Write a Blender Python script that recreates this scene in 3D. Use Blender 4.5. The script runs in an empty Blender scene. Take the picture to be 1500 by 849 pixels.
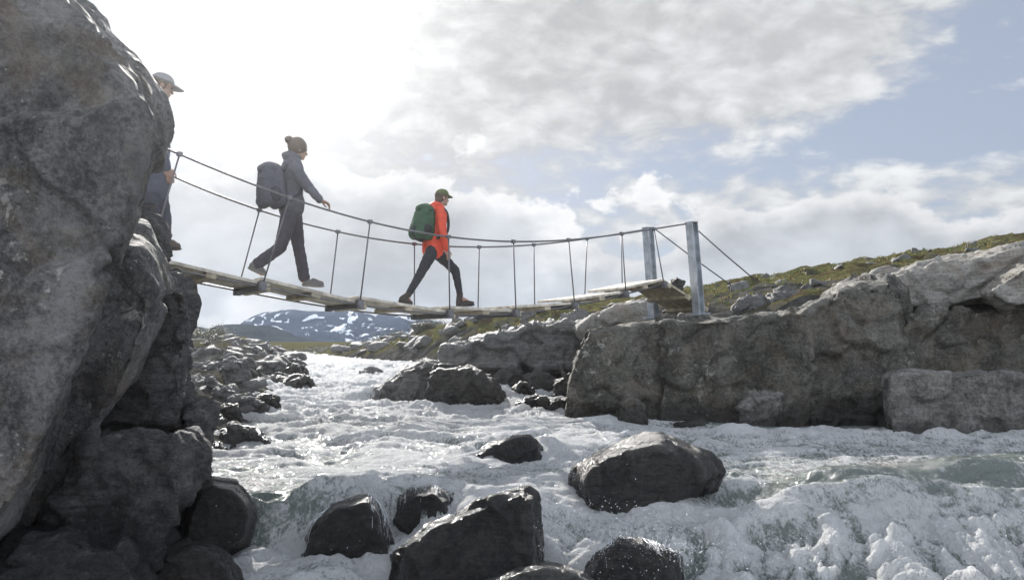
import bpy, bmesh, math, random
import numpy as np
from mathutils import Vector
from mathutils.bvhtree import BVHTree

random.seed(7)
rng = np.random.default_rng(7)
SC = bpy.context.scene
COL = SC.collection
R = math.radians

# ------------------------------------------------------------------ camera
FPX = 1083.0                                   # focal length in pixels of a 1500 px wide picture
PITCH = math.atan(75.5 / FPX)
cam = bpy.data.cameras.new('camera')
cam_o = bpy.data.objects.new('camera', cam)
COL.objects.link(cam_o)
cam.sensor_width = 36.0
cam.lens = 36.0 * FPX / 1500.0
cam.clip_start = 0.05
cam.clip_end = 20000
cam_o.location = (0, 0, 0)
cam_o.rotation_euler = (R(90) + PITCH, 0, 0)
SC.camera = cam_o
cp, sp = math.cos(PITCH), math.sin(PITCH)


def ray(px, py):
    a, b = (px - 750) / FPX, (424.5 - py) / FPX
    return np.array([a, cp - b * sp, sp + b * cp])


def at(px, py, Y):
    r = ray(px, py)
    return r * (Y / r[1])


# ------------------------------------------------------------------ sun, sky, exposure
sd = ray(400, -70)
sd = sd / np.linalg.norm(sd)                   # towards the sun
SUN_EL = math.asin(sd[2])
SUN_AZ = math.atan2(sd[0], sd[1])              # from +Y towards +X
sun = bpy.data.lights.new('sun', 'SUN')
sun.energy = 5.0
sun.angle = R(0.6)
sun.color = (1.0, 0.965, 0.915)
sun_o = bpy.data.objects.new('sun', sun)
COL.objects.link(sun_o)
sun_o.rotation_euler = Vector(sd.tolist()).to_track_quat('Z', 'Y').to_euler()
SC.view_settings.view_transform = 'Standard'
SC.view_settings.look = 'None'
SC.view_settings.gamma = 1
SC.view_settings.use_curve_mapping = False
SC.view_settings.exposure = 0.9
SC.cycles.use_denoising = True
SC.cycles.max_bounces = 6
SC.cycles.diffuse_bounces = 3
SC.cycles.glossy_bounces = 3
SC.cycles.sample_clamp_indirect = 8
SC.cycles.volume_bounces = 0


class NT:
    """small helper around a node tree"""
    def __init__(self, nt):
        self.nt = nt
        nt.nodes.clear()

    def n(self, typ, **kw):
        nd = self.nt.nodes.new(typ)
        for k, v in kw.items():
            setattr(nd, k, v)
        return nd

    def l(self, a, b):
        self.nt.links.new(a, b)

    def put(self, sock, v):
        if v is None:
            return
        if hasattr(v, 'is_linked') or hasattr(v, 'links'):
            self.l(v, sock)
        else:
            if hasattr(sock, 'default_value'):
                dv = sock.default_value
                if hasattr(dv, '__len__') and not hasattr(v, '__len__'):
                    v = [v] * len(dv)
                if hasattr(dv, '__len__') and len(dv) == 4 and len(v) == 3:
                    v = list(v) + [1]
                sock.default_value = v

    def math(self, op, a, b=None, c=None, clamp=False):
        nd = self.n('ShaderNodeMath', operation=op, use_clamp=clamp)
        self.put(nd.inputs[0], a)
        self.put(nd.inputs[1], b)
        if c is not None:
            self.put(nd.inputs[2], c)
        return nd.outputs[0]

    def vmath(self, op, a, b=None):
        nd = self.n('ShaderNodeVectorMath', operation=op)
        self.put(nd.inputs[0], a)
        self.put(nd.inputs[1], b)
        return nd.outputs['Value'] if op in ('DOT_PRODUCT', 'LENGTH', 'DISTANCE') else nd.outputs[0]

    def smooth(self, x, a, b, lo=0.0, hi=1.0):
        nd = self.n('ShaderNodeMapRange', interpolation_type='SMOOTHSTEP')
        self.put(nd.inputs[0], x)
        nd.inputs[1].default_value, nd.inputs[2].default_value = a, b
        self.put(nd.inputs[3], lo)
        self.put(nd.inputs[4], hi)
        return nd.outputs[0]

    def mix(self, f, a, b, mode='MIX'):
        nd = self.n('ShaderNodeMix', data_type='RGBA', blend_type=mode)
        self.put(nd.inputs[0], f)
        self.put(nd.inputs[6], a)
        self.put(nd.inputs[7], b)
        return nd.outputs[2]

    def noise(self, vec, scale, detail=6, rough=0.55, dist=0.0, lac=2.0):
        nd = self.n('ShaderNodeTexNoise')
        self.put(nd.inputs['Vector'], vec)
        nd.inputs['Scale'].default_value = scale
        nd.inputs['Detail'].default_value = detail
        nd.inputs['Roughness'].default_value = rough
        nd.inputs['Distortion'].default_value = dist
        nd.inputs['Lacunarity'].default_value = lac
        return nd.outputs[0]

    def voro(self, vec, scale, feature='F1', rnd=1.0):
        nd = self.n('ShaderNodeTexVoronoi', feature=feature)
        self.put(nd.inputs['Vector'], vec)
        nd.inputs['Scale'].default_value = scale
        nd.inputs['Randomness'].default_value = rnd
        return nd.outputs['Distance']

    def map(self, vec, loc=(0, 0, 0), rot=(0, 0, 0), scale=(1, 1, 1)):
        nd = self.n('ShaderNodeMapping')
        self.put(nd.inputs[0], vec)
        nd.inputs[1].default_value = loc
        nd.inputs[2].default_value = rot
        nd.inputs[3].default_value = scale
        return nd.outputs[0]


def build_world():
    w = bpy.data.worlds.new('World')
    SC.world = w
    w.use_nodes = True
    t = NT(w.node_tree)
    out = t.n('ShaderNodeOutputWorld')
    bg = t.n('ShaderNodeBackground')
    bg.inputs[1].default_value = 0.1
    t.l(bg.outputs[0], out.inputs[0])
    sky = t.n('ShaderNodeTexSky', sky_type='NISHITA')
    sky.sun_disc = False
    sky.sun_elevation = SUN_EL
    sky.sun_rotation = SUN_AZ
    sky.altitude = 1200
    sky.air_density = 1.0
    sky.dust_density = 1.6
    sky.ozone_density = 1.0
    d = t.vmath('NORMALIZE', t.n('ShaderNodeTexCoord').outputs['Generated'])
    sep = t.n('ShaderNodeSeparateXYZ')
    t.l(d, sep.inputs[0])
    x, y, z = sep.outputs
    el = t.math('ARCSINE', z)
    az = t.math('ARCTAN2', x, y)
    gd = ray(400, 20)
    gd = gd / np.linalg.norm(gd)               # brightest part of the thin cloud in front of the sun
    cosang = t.vmath('DOT_PRODUCT', d, tuple(gd.tolist()))
    ang = t.math('ARCCOSINE', t.math('MINIMUM', cosang, 0.99999))

    def gauss(px, py, wx, wy, amp):
        r = ray(px, py)
        a0 = math.atan2(r[0], r[1])
        e0 = math.atan2(r[2], math.hypot(r[0], r[1]))
        u = t.math('DIVIDE', t.math('SUBTRACT', az, a0), wx / FPX)
        v = t.math('DIVIDE', t.math('SUBTRACT', el, e0), wy / FPX)
        s = t.math('ADD', t.math('MULTIPLY', u, u), t.math('MULTIPLY', v, v))
        return t.math('MULTIPLY', t.math('EXPONENT', t.math('MULTIPLY', s, -1.0)), amp)

    def add(*a):
        o = a[0]
        for b in a[1:]:
            o = t.math('ADD', o, b)
        return o

    # high broken layer on a flat plane above the valley
    zz = t.math('ADD', t.math('MAXIMUM', z, 0.0), 0.22)
    comb = t.n('ShaderNodeCombineXYZ')
    t.l(t.math('DIVIDE', x, zz), comb.inputs[0])
    t.l(t.math('DIVIDE', y, zz), comb.inputs[1])
    flat = comb.outputs[0]
    n1 = t.noise(t.map(flat, rot=(0, 0, R(-25)), scale=(1.0, 1.2, 1)), 3.6, 10, 0.60, 0.35)
    ca = t.n('ShaderNodeCombineXYZ')
    t.l(az, ca.inputs[0])
    t.l(t.math('MULTIPLY', el, 1.7), ca.inputs[1])
    puff = t.noise(t.map(ca.outputs[0], rot=(0, 0, R(18))), 15.0, 8, 0.62, 0.4)
    pv = t.n('ShaderNodeTexVoronoi', feature='SMOOTH_F1')
    pw = t.n('ShaderNodeTexNoise')
    t.l(ca.outputs[0], pw.inputs['Vector'])
    pw.inputs['Scale'].default_value = 14
    pw.inputs['Detail'].default_value = 4
    t.l(t.vmath('ADD', ca.outputs[0], t.vmath('MULTIPLY', pw.outputs['Color'], (0.06, 0.06, 0.06))), pv.inputs['Vector'])
    pv.inputs['Scale'].default_value = 26
    puff = t.math('ADD', t.math('MULTIPLY', puff, 0.75), t.math('MULTIPLY', t.math('SUBTRACT', 0.62, pv.outputs['Distance']), 0.35))
    n1b = t.noise(t.map(flat, loc=(3.1, 1.7, 0.4), rot=(0, 0, R(35)), scale=(1.3, 0.8, 1)), 0.75, 5, 0.5, 0.2)
    high = add(t.math('MULTIPLY', n1, 0.62), t.math('MULTIPLY', n1b, 0.40), t.math('MULTIPLY', puff, 0.55), -0.17,
               gauss(420, 80, 330, 200, 0.13), gauss(950, 60, 480, 120, 0.26),
               gauss(1450, 290, 260, 55, 0.15), gauss(680, 140, 260, 120, 0.10), gauss(1180, 90, 180, 70, 0.16),
               gauss(1440, 90, 130, 75, -0.16), gauss(1060, 225, 200, 38, -0.10), gauss(1480, 180, 160, 30, -0.10),
               gauss(200, 60, 120, 80, -0.06))
    m_high = t.smooth(high, 0.54, 0.74)
    # low heaped clouds in azimuth / elevation space
    c2 = t.n('ShaderNodeCombineXYZ')
    t.l(az, c2.inputs[0])
    t.l(t.math('MULTIPLY', el, 1.5), c2.inputs[1])
    c2.inputs[2].default_value = 0.37
    ae = c2.outputs[0]
    n2 = t.noise(ae, 7.5, 10, 0.55, 0.1)
    lown = t.math('MULTIPLY', t.math('SUBTRACT', n2, 0.5), 2.0)
    low = add(lown, gauss(600, 380, 300, 120, 0.95), gauss(1160, 350, 130, 62, 0.85), gauss(930, 430, 260, 50, 0.6),
              gauss(300, 330, 240, 85, 0.75), gauss(1420, 350, 260, 40, 0.5), gauss(-300, 380, 500, 90, 0.8), gauss(2000, 380, 500, 90, 0.8))
    m_low = t.math('MAXIMUM', t.smooth(low, 0.38, 0.50), t.smooth(el, 0.075, 0.03))
    core = t.smooth(low, 0.42, 0.95)
    shade_n = t.noise(t.map(ae, loc=(1.7, 0.25, 0.9)), 6.5, 7, 0.55, 0.2)
    # brightness: thin cloud scatters the sun forwards
    glow = add(t.math('MULTIPLY', t.math('EXPONENT', t.math('MULTIPLY', ang, -1.0 / 0.14)), 0.6),
               t.math('MULTIPLY', t.math('EXPONENT', t.math('MULTIPLY', ang, -1.0 / 0.08)), 2.0))
    hb = add(t.math('MULTIPLY', t.smooth(add(t.math('MULTIPLY', n1, 0.5), t.math('MULTIPLY', puff, 0.5)), 0.36, 0.66), 1.9), 3.35, glow, t.math('MULTIPLY', t.math('EXPONENT', t.math('MULTIPLY', ang, -1.0 / 0.32)), -2.2))
    chigh = t.mix(0.0, (0.975, 0.99, 1.0), (1, 1, 1))
    vh = t.vmath('SCALE', chigh)
    vh.node.inputs['Scale'].default_value = 1
    t.l(hb, vh.node.inputs['Scale'])
    lb = add(t.math('MULTIPLY', core, -1.35), t.math('MULTIPLY', t.smooth(shade_n, 0.3, 0.7), 1.5), 3.95,
             t.math('MULTIPLY', glow, 0.55))
    clow = t.mix(core, (1.0, 1.0, 1.0), (0.92, 0.955, 1.0))
    vl = t.vmath('SCALE', clow)
    t.l(lb, vl.node.inputs['Scale'])
    # clear air: Nishita plus a pale veil
    veil = t.vmath('SCALE', t.mix(0.0, (0.90, 0.95, 1.0), (1, 1, 1)))
    t.l(add(t.math('MULTIPLY', glow, 0.45), 0.9), veil.node.inputs['Scale'])
    clear = t.mix(1.0, t.mix(0.55, t.mix(1.0, sky.outputs[0], (0.36, 0.34, 0.34), 'MULTIPLY'), (1.7, 2.0, 2.65)), veil, 'ADD')
    c = t.mix(m_high, clear, vh)
    c = t.mix(m_low, c, vl)
    # sky behind the camera brightened, an added fill for the shaded sides
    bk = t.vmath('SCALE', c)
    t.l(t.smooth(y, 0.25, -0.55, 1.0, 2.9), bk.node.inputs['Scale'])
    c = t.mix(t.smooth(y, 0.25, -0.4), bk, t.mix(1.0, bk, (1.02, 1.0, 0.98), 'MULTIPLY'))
    # below the horizon: dull ground bounce
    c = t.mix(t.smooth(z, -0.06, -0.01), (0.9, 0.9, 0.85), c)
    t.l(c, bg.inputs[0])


build_world()

# ------------------------------------------------------------------ helpers


def setp(o, label=None, cat=None, group=None, kind=None):
    if label:
        o['label'] = label
    if cat:
        o['category'] = cat
    if group:
        o['group'] = group
    if kind:
        o['kind'] = kind
    return o


def link(name, me, mat=None, parent=None):
    o = bpy.data.objects.new(name, me)
    COL.objects.link(o)
    if mat is not None:
        me.materials.clear()
        me.materials.append(mat)
    if parent is not None:
        o.parent = parent
        if parent.location.length > 0:
            o.matrix_parent_inverse = parent.matrix_basis.inverted()
    return o


def empty(name, loc=(0, 0, 0)):
    o = bpy.data.objects.new(name, None)
    COL.objects.link(o)
    o.location = loc
    o.empty_display_size = 0.2
    return o


# ---- vectorised gradient noise
_perm = np.random.default_rng(3).permutation(256)
_perm = np.concatenate([_perm, _perm])
_g = np.random.default_rng(5).normal(size=(256, 3))
_g /= np.linalg.norm(_g, axis=1)[:, None]


def pnoise(p):
    p = np.asarray(p, float)
    i = np.floor(p).astype(int)
    f = p - i
    u = f * f * f * (f * (f * 6 - 15) + 10)
    i &= 255
    res = 0
    for dx in (0, 1):
        wx = u[:, 0] if dx else 1 - u[:, 0]
        for dy in (0, 1):
            wy = u[:, 1] if dy else 1 - u[:, 1]
            for dz in (0, 1):
                wz = u[:, 2] if dz else 1 - u[:, 2]
                h = _perm[_perm[_perm[(i[:, 0] + dx) & 255] + ((i[:, 1] + dy) & 255)] + ((i[:, 2] + dz) & 255)]
                gr = _g[h]
                res = res + wx * wy * wz * (gr[:, 0] * (f[:, 0] - dx) + gr[:, 1] * (f[:, 1] - dy) + gr[:, 2] * (f[:, 2] - dz))
    return res * 1.6


def fbm(p, oct=4, gain=0.5, ridged=False):
    p = np.asarray(p, float)
    r, a, tot = 0, 1.0, 0
    for k in range(oct):
        v = pnoise(p * (2.03 ** k) + k * 17.3)
        if ridged:
            v = 1 - 2 * np.abs(v)
        r = r + a * v
        tot += a
        a *= gain
    return r / tot


def cells(p, seed=0):
    """random value per Voronoi cell and distance to the cell border, for fractured rock"""
    p = np.asarray(p, float)
    i = np.floor(p).astype(int)
    best = np.full(len(p), 9e9)
    sec = np.full(len(p), 9e9)
    val = np.zeros(len(p))
    tilt = np.zeros(len(p))
    for dx in (-1, 0, 1):
        for dy in (-1, 0, 1):
            for dz in (-1, 0, 1):
                c = i + np.array([dx, dy, dz])
                h = _perm[_perm[_perm[(c[:, 0] + seed) & 255] + (c[:, 1] & 255)] + (c[:, 2] & 255)]
                q = c + 0.5 + 0.42 * _g[h] - p
                dd = (q * q).sum(1)
                m = dd < best
                sec = np.where(m, best, np.minimum(sec, dd))
                val = np.where(m, h / 255.0, val)
                tilt = np.where(m, -(q * _g[(h + 77) & 255]).sum(1), tilt)
                best = np.where(m, dd, best)
    return val, np.sqrt(sec) - np.sqrt(best), tilt


def get_co(me):
    a = np.empty(len(me.vertices) * 3)
    me.vertices.foreach_get('co', a)
    return a.reshape(-1, 3)


def set_co(me, a):
    me.vertices.foreach_set('co', np.ascontiguousarray(a, dtype=np.float32).ravel())
    me.update()


def get_no(me):
    a = np.empty(len(me.vertices) * 3)
    me.vertex_normals.foreach_get('vector', a)
    return a.reshape(-1, 3)


def smooth_shade(me):
    me.polygons.foreach_set('use_smooth', np.ones(len(me.polygons), bool))


def remeshed(me, voxel, smooth_it=0, fac=0.5):
    """voxel union of everything in me, then smoothing"""
    o = bpy.data.objects.new('tmp', me)
    COL.objects.link(o)
    m = o.modifiers.new('r', 'REMESH')
    m.mode = 'VOXEL'
    m.voxel_size = voxel
    if smooth_it:
        s = o.modifiers.new('s', 'SMOOTH')
        s.factor = fac
        s.iterations = smooth_it
    dg = bpy.context.evaluated_depsgraph_get()
    dg.update()
    res = bpy.data.meshes.new_from_object(o.evaluated_get(dg))
    bpy.data.objects.remove(o)
    bpy.data.meshes.remove(me)
    return res


def hull_into(bm, pts):
    vs = [bm.verts.new(tuple(p)) for p in pts]
    r = bmesh.ops.convex_hull(bm, input=vs)
    kill = list({g for g in r['geom_interior'] + r['geom_unused'] if isinstance(g, bmesh.types.BMVert) and g.is_valid})
    bmesh.ops.delete(bm, geom=kill, context='VERTS')


def sil_pts(outline, Y, thick, front=0.72, back=0.72, lean=0.0, skew=(0, 0)):
    """a closed body of real depth behind an outline: the outline is its widest girth"""
    mid = [at(px, py, Y) for px, py in outline]
    c = np.mean(mid, axis=0)
    pc = np.mean(np.array(outline, float), axis=0)
    pts = []
    for m, o in zip(mid, np.array(outline, float)):
        yo = lean * (m[2] - c[2])
        pts.append(m * ((Y + yo) / Y))
        o2 = pc + (o - pc) * front
        pts.append(at(o2[0], o2[1], Y - thick * 0.5 + yo) + np.array([skew[0], 0, skew[1]]))
        o2 = pc + (o - pc) * (back * Y / (Y + thick * 0.5) * 0.5 + back * 0.5)
        pts.append(at(o2[0], o2[1], Y + thick * 0.5 + yo) - np.array([skew[0], 0, skew[1]]))
    return pts


def grid_mesh(X, Yg, Z):
    """X, Yg, Z: 2-D arrays"""
    ny, nx = X.shape
    co = np.stack([X, Yg, Z], -1).reshape(-1, 3)
    j, i = np.meshgrid(np.arange(ny - 1), np.arange(nx - 1), indexing='ij')
    a = (j * nx + i).ravel()
    f = np.stack([a, a + 1, a + nx + 1, a + nx], -1)
    me = bpy.data.meshes.new('m')
    me.vertices.add(len(co))
    me.vertices.foreach_set('co', co.astype(np.float32).ravel())
    me.loops.add(f.size)
    me.loops.foreach_set('vertex_index', f.astype(np.int32).ravel())
    me.polygons.add(len(f))
    me.polygons.foreach_set('loop_start', np.arange(0, f.size, 4, dtype=np.int32))
    me.polygons.foreach_set('loop_total', np.full(len(f), 4, np.int32))
    me.update(calc_edges=True)
    me.validate()
    smooth_shade(me)
    return me


def attr(me, name, vals):
    a = me.attributes.new(name, 'FLOAT', 'POINT')
    a.data.foreach_set('value', np.asarray(vals, np.float32).ravel())


def poly_mesh(verts, faces):
    me = bpy.data.meshes.new('m')
    me.from_pydata([tuple(v) for v in verts], [], faces)
    me.update()
    return me


def tube_geo(pts, rad, seg=8, V=None, F=None):
    V = [] if V is None else V
    F = [] if F is None else F
    pts = [Vector(tuple(map(float, p))) for p in pts]
    if not hasattr(rad, '__len__'):
        rad = [rad] * len(pts)
    base = len(V)
    up = None
    for k, p in enumerate(pts):
        d = (pts[min(k + 1, len(pts) - 1)] - pts[max(k - 1, 0)]).normalized()
        if up is None:
            up = d.orthogonal().normalized()
        up = (up - d * up.dot(d)).normalized()
        s = d.cross(up)
        for i in range(seg):
            a = 2 * math.pi * i / seg
            V.append(p + (up * math.cos(a) + s * math.sin(a)) * rad[k])
    for k in range(len(pts) - 1):
        for i in range(seg):
            a = base + k * seg + i
            b = base + k * seg + (i + 1) % seg
            F.append((a, b, b + seg, a + seg))
    F.append(tuple(base + i for i in reversed(range(seg))))
    F.append(tuple(base + (len(pts) - 1) * seg + i for i in range(seg)))
    return V, F


def tube_mesh(pts, rad, seg=8):
    V, F = tube_geo(pts, rad, seg)
    me = poly_mesh(V, F)
    smooth_shade(me)
    return me


def box_geo(c, ax, ay, az, hx, hy, hz, V, F):
    """oriented box, half sizes hx hy hz"""
    b = len(V)
    c, ax, ay, az = (np.asarray(q, float) for q in (c, ax, ay, az))
    for sx in (-1, 1):
        for sy in (-1, 1):
            for sz in (-1, 1):
                V.append(c + ax * hx * sx + ay * hy * sy + az * hz * sz)
    for f in ((0, 1, 3, 2), (4, 6, 7, 5), (0, 4, 5, 1), (2, 3, 7, 6), (0, 2, 6, 4), (1, 5, 7, 3)):
        F.append(tuple(b + i for i in f))
    return V, F


def bevelled(me, w=0.004, seg=2):
    bm = bmesh.new()
    bm.from_mesh(me)
    bmesh.ops.recalc_face_normals(bm, faces=bm.faces)
    bmesh.ops.bevel(bm, geom=bm.edges[:], offset=w, segments=seg, affect='EDGES', clamp_overlap=True)
    bm.to_mesh(me)
    bm.free()
    return me


# ------------------------------------------------------------------ materials
def new_mat(name):
    m = bpy.data.materials.new(name)
    m.use_nodes = True
    t = NT(m.node_tree)
    out = t.n('ShaderNodeOutputMaterial')
    return m, t, out


def simple(name, col, rough=0.6, metal=0.0, var=0.25, scale=20, bump=0.1, bscale=60, stretch=(1, 1, 1), spec=0.5):
    m, t, out = new_mat(name)
    b = t.n('ShaderNodeBsdfPrincipled')
    t.l(b.outputs[0], out.inputs[0])
    o = t.map(t.n('ShaderNodeTexCoord').outputs['Object'], scale=stretch)
    n = t.noise(o, scale, 5, 0.6)
    f = t.smooth(n, 0.3, 0.7)
    t.l(t.mix(f, [c * (1 - var) for c in col], [min(1, c * (1 + var)) for c in col]), b.inputs['Base Color'])
    b.inputs['Roughness'].default_value = rough
    b.inputs['Metallic'].default_value = metal
    b.inputs['Specular IOR Level'].default_value = spec
    if bump:
        bp = t.n('ShaderNodeBump')
        bp.inputs['Strength'].default_value = bump
        bp.inputs['Distance'].default_value = 0.02
        t.l(t.noise(o, bscale, 4, 0.6), bp.inputs['Height'])
        t.l(bp.outputs[0], b.inputs['Normal'])
    return m


def rock_mat(name, dark, light, lichen=0.0, ochre=0.0, wet=None, bump=0.5, rough=0.75, strata=(1, 1, 1), srot=(0, 0, 0), scale=1.0, crackw=0.25, folw=1.0, bigw=0.38):
    m, t, out = new_mat(name)
    b = t.n('ShaderNodeBsdfPrincipled')
    t.l(b.outputs[0], out.inputs[0])
    geo = t.n('ShaderNodeNewGeometry')
    pos = geo.outputs['Position']
    st = t.map(pos, rot=srot, scale=strata)
    big = t.noise(st, 1.3 * scale, 6, 0.6, 0.6)
    mid = t.noise(st, 6 * scale, 8, 0.68, 0.3)
    fine = t.noise(pos, 55 * scale, 6, 0.7)
    fol = t.noise(t.map(pos, rot=(srot[0] + 0.25, srot[1] + 0.3, 0.4), scale=(1, 1, 7)), 3.4 * scale, 8, 0.7, 0.5)
    grit = t.noise(pos, 24 * scale, 8, 0.75)
    v = t.math('ADD', t.math('MULTIPLY', t.math('SUBTRACT', fol, 0.5), 0.55 * folw), t.math('MULTIPLY', t.math('SUBTRACT', grit, 0.5), 0.75))
    v = t.math('ADD', t.math('ADD', v, t.math('ADD', t.math('MULTIPLY', t.math('SUBTRACT', big, 0.5), bigw), 0.19)), t.math('ADD', t.math('MULTIPLY', mid, 0.42), t.math('MULTIPLY', fine, 0.40)))
    col = t.mix(t.smooth(v, 0.40, 0.82), dark, light)
    # dark mineral speckle
    col = t.mix(t.smooth(t.noise(pos, 130 * scale, 3, 0.6), 0.58, 0.75, 0, 0.55), col, [c * 0.45 for c in dark])
    # fracture lines
    warp = t.n('ShaderNodeVectorMath', operation='ADD')
    t.l(st, warp.inputs[0])
    wn = t.n('ShaderNodeTexNoise')
    t.l(st, wn.inputs['Vector'])
    wn.inputs['Scale'].default_value = 2.5
    wn.inputs['Detail'].default_value = 5
    t.l(t.vmath('MULTIPLY', wn.outputs['Color'], (0.5, 0.5, 0.5)), warp.inputs[1])
    crack = t.voro(warp.outputs[0], 1.5 * scale, 'DISTANCE_TO_EDGE')
    crk = t.math('MULTIPLY', t.smooth(crack, 0.0, 0.022, 1, 0), t.smooth(t.noise(pos, 1.7, 2), 0.42, 0.62))
    col = t.mix(t.math('MULTIPLY', crk, crackw * 0.8), col, [c * 0.25 for c in dark])
    if lichen > 0:
        ln = t.noise(pos, 5.5 * scale, 9, 0.72, 0.5)
        lf = t.math('MULTIPLY', t.smooth(ln, 0.565, 0.62), t.smooth(t.noise(pos, 1.1, 3), 0.42, 0.60))
        col = t.mix(t.math('MULTIPLY', lf, lichen), col, (0.46, 0.46, 0.42))
        l2 = t.smooth(t.voro(pos, 16 * scale), 0.10, 0.16, 1, 0)
        l2 = t.math('MULTIPLY', l2, t.smooth(t.noise(pos, 2.3, 3), 0.5, 0.62))
        col = t.mix(t.math('MULTIPLY', l2, lichen * 0.8), col, (0.40, 0.42, 0.36))
    if ochre > 0:
        sepn = t.n('ShaderNodeSeparateXYZ')
        t.l(geo.outputs['Normal'], sepn.inputs[0])
        of = t.math('MULTIPLY', t.smooth(t.noise(pos, 1.6 * scale, 6, 0.65, 0.8), 0.46, 0.66), ochre)
        col = t.mix(of, col, (0.23, 0.155, 0.085))
        gf = t.math('MULTIPLY', t.smooth(t.noise(t.map(pos, loc=(4, 2, 1)), 2.1 * scale, 6, 0.65), 0.54, 0.66), ochre * 0.6)
        col = t.mix(gf, col, (0.085, 0.10, 0.05))
    if wet is not None:
        sepp = t.n('ShaderNodeSeparateXYZ')
        t.l(pos, sepp.inputs[0])
        zz = t.math('ADD', sepp.outputs[2], t.math('MULTIPLY', t.math('SUBTRACT', mid, 0.5), 0.5))
        wf = t.smooth(zz, wet - 0.12, wet + 0.12, 1, 0)
        col = t.mix(t.math('MULTIPLY', wf, 0.65), col, [c * 0.35 for c in dark])
        t.l(t.math('ADD', t.math('MULTIPLY', wf, 0.19 - rough), rough), b.inputs['Roughness'])
    else:
        b.inputs['Roughness'].default_value = rough
    b.inputs['Specular IOR Level'].default_value = 0.35
    t.l(col, b.inputs['Base Color'])
    h = t.math('ADD', t.math('MULTIPLY', mid, 0.6), t.math('MULTIPLY', fine, 0.38))
    h = t.math('SUBTRACT', h, t.math('MULTIPLY', crk, 0.35 * crackw))
    h = t.math('ADD', h, t.math('MULTIPLY', t.voro(pos, 21 * scale), 0.12))
    h = t.math('ADD', h, t.math('ADD', t.math('MULTIPLY', fol, 0.5 * folw), t.math('MULTIPLY', grit, 0.45)))
    bp = t.n('ShaderNodeBump')
    bp.inputs['Strength'].default_value = bump
    bp.inputs['Distance'].default_value = 0.07
    t.l(h, bp.inputs['Height'])
    t.l(bp.outputs[0], b.inputs['Normal'])
    return m


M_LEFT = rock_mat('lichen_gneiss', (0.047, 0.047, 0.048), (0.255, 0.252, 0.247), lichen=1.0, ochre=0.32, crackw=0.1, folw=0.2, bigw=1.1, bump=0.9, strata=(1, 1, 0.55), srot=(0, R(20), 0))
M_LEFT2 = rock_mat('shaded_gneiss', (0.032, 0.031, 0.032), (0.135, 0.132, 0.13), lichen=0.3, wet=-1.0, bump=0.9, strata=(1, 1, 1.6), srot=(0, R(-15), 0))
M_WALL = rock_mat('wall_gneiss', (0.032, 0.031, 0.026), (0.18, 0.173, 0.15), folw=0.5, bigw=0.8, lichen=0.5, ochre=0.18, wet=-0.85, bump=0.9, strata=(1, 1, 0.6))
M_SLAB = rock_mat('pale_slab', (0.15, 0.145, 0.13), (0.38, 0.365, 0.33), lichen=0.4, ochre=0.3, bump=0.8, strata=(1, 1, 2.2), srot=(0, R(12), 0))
M_WET = rock_mat('wet_river_rock', (0.017, 0.017, 0.0165), (0.092, 0.087, 0.078), wet=-0.9, bump=0.7, rough=0.5)
M_RIVER = rock_mat('river_rock', (0.07, 0.07, 0.068), (0.22, 0.215, 0.20), wet=-1.02, bump=0.8, rough=0.6, strata=(1, 1, 2.0), srot=(0, R(30), 0))
M_STONE = rock_mat('bank_stone', (0.055, 0.055, 0.053), (0.19, 0.187, 0.178), wet=-1.0, bump=0.8, rough=0.65, strata=(1, 1, 2.0), srot=(0, R(30), 0), lichen=0.2)

M_LEDGE = rock_mat('grey_ledge', (0.06, 0.058, 0.052), (0.27, 0.262, 0.24), lichen=0.4, wet=-0.95, bump=0.9, strata=(1, 1, 1.2), folw=0.5)
ROCKS = {}


def rock(name, hulls, mat, voxel, label, cat='boulder', amp=0.05, sc=0.5, chip=0.0, csc=0.5, fine=0.012, sm=6, seed=0, group=None, kind=None):
    bm = bmesh.new()
    for h in hulls:
        hull_into(bm, h)
    me = bpy.data.meshes.new(name)
    bm.to_mesh(me)
    bm.free()
    me = remeshed(me, voxel, sm, 0.5)
    co = get_co(me)
    no = get_no(me)
    q = co + seed * 7.7
    d = amp * fbm(q / sc, 4)
    if chip:
        w = q / csc + 0.35 * np.stack([pnoise(q / csc * 1.5), pnoise(q / csc * 1.5 + 31), pnoise(q / csc * 1.5 + 77)], -1)
        v, e, tl = cells(w, seed)
        d = d + chip * (0.6 * (v - 0.5) + 1.3 * tl) * np.clip(e / 0.06, 0, 1) - chip * 0.25 * np.exp(-(e / 0.03) ** 2)
        v2, e2, tl2 = cells(w * 2.7 + 5.3, seed + 9)
        d = d + 0.42 * chip * (0.6 * (v2 - 0.5) + 1.3 * tl2) * np.clip(e2 / 0.1, 0, 1)
    d = d + fine * fbm(q / (sc * 0.18), 4, 0.6, True)
    set_co(me, co + no * d[:, None])
    smooth_shade(me)
    me.name = name
    o = link(name, me, mat)
    setp(o, label, cat, group, kind)
    return o


def simple_sil(o, Y, th, **k):
    return sil_pts(o, Y, th, **k)


# ------------------------------------------------------------------ river and ground heights
def interp(x, xs, ys):
    return np.interp(x, xs, ys)


def bank_right(Y):
    return interp(Y, [-10, 3, 9.5, 10.4, 11.5, 14, 17, 22, 32, 45, 60], [16, 16, 16, 1.2, 1.0, 1.25, 0.4, -2.4, -7.4, -13.4, -22])


def bank_left(Y):
    return interp(Y, [-10, 3, 5.5, 7, 8.5, 12, 18, 26, 45, 60], [-3.0, -3.0, -2.6, -3.0, -3.3, -3.9, -5.0, -7.4, -14.8, -23])


def water_base(X, Y):
    u = interp(Y, [0, 4.2, 5.45, 5.8, 6.2, 8, 10, 11, 13, 16, 22, 30, 60],
               [-1.84, -1.80, -1.71, -1.60, -1.29, -1.27, -1.23, -1.16, -1.05, -0.93, -0.82, -0.74, -0.70])
    return u


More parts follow.
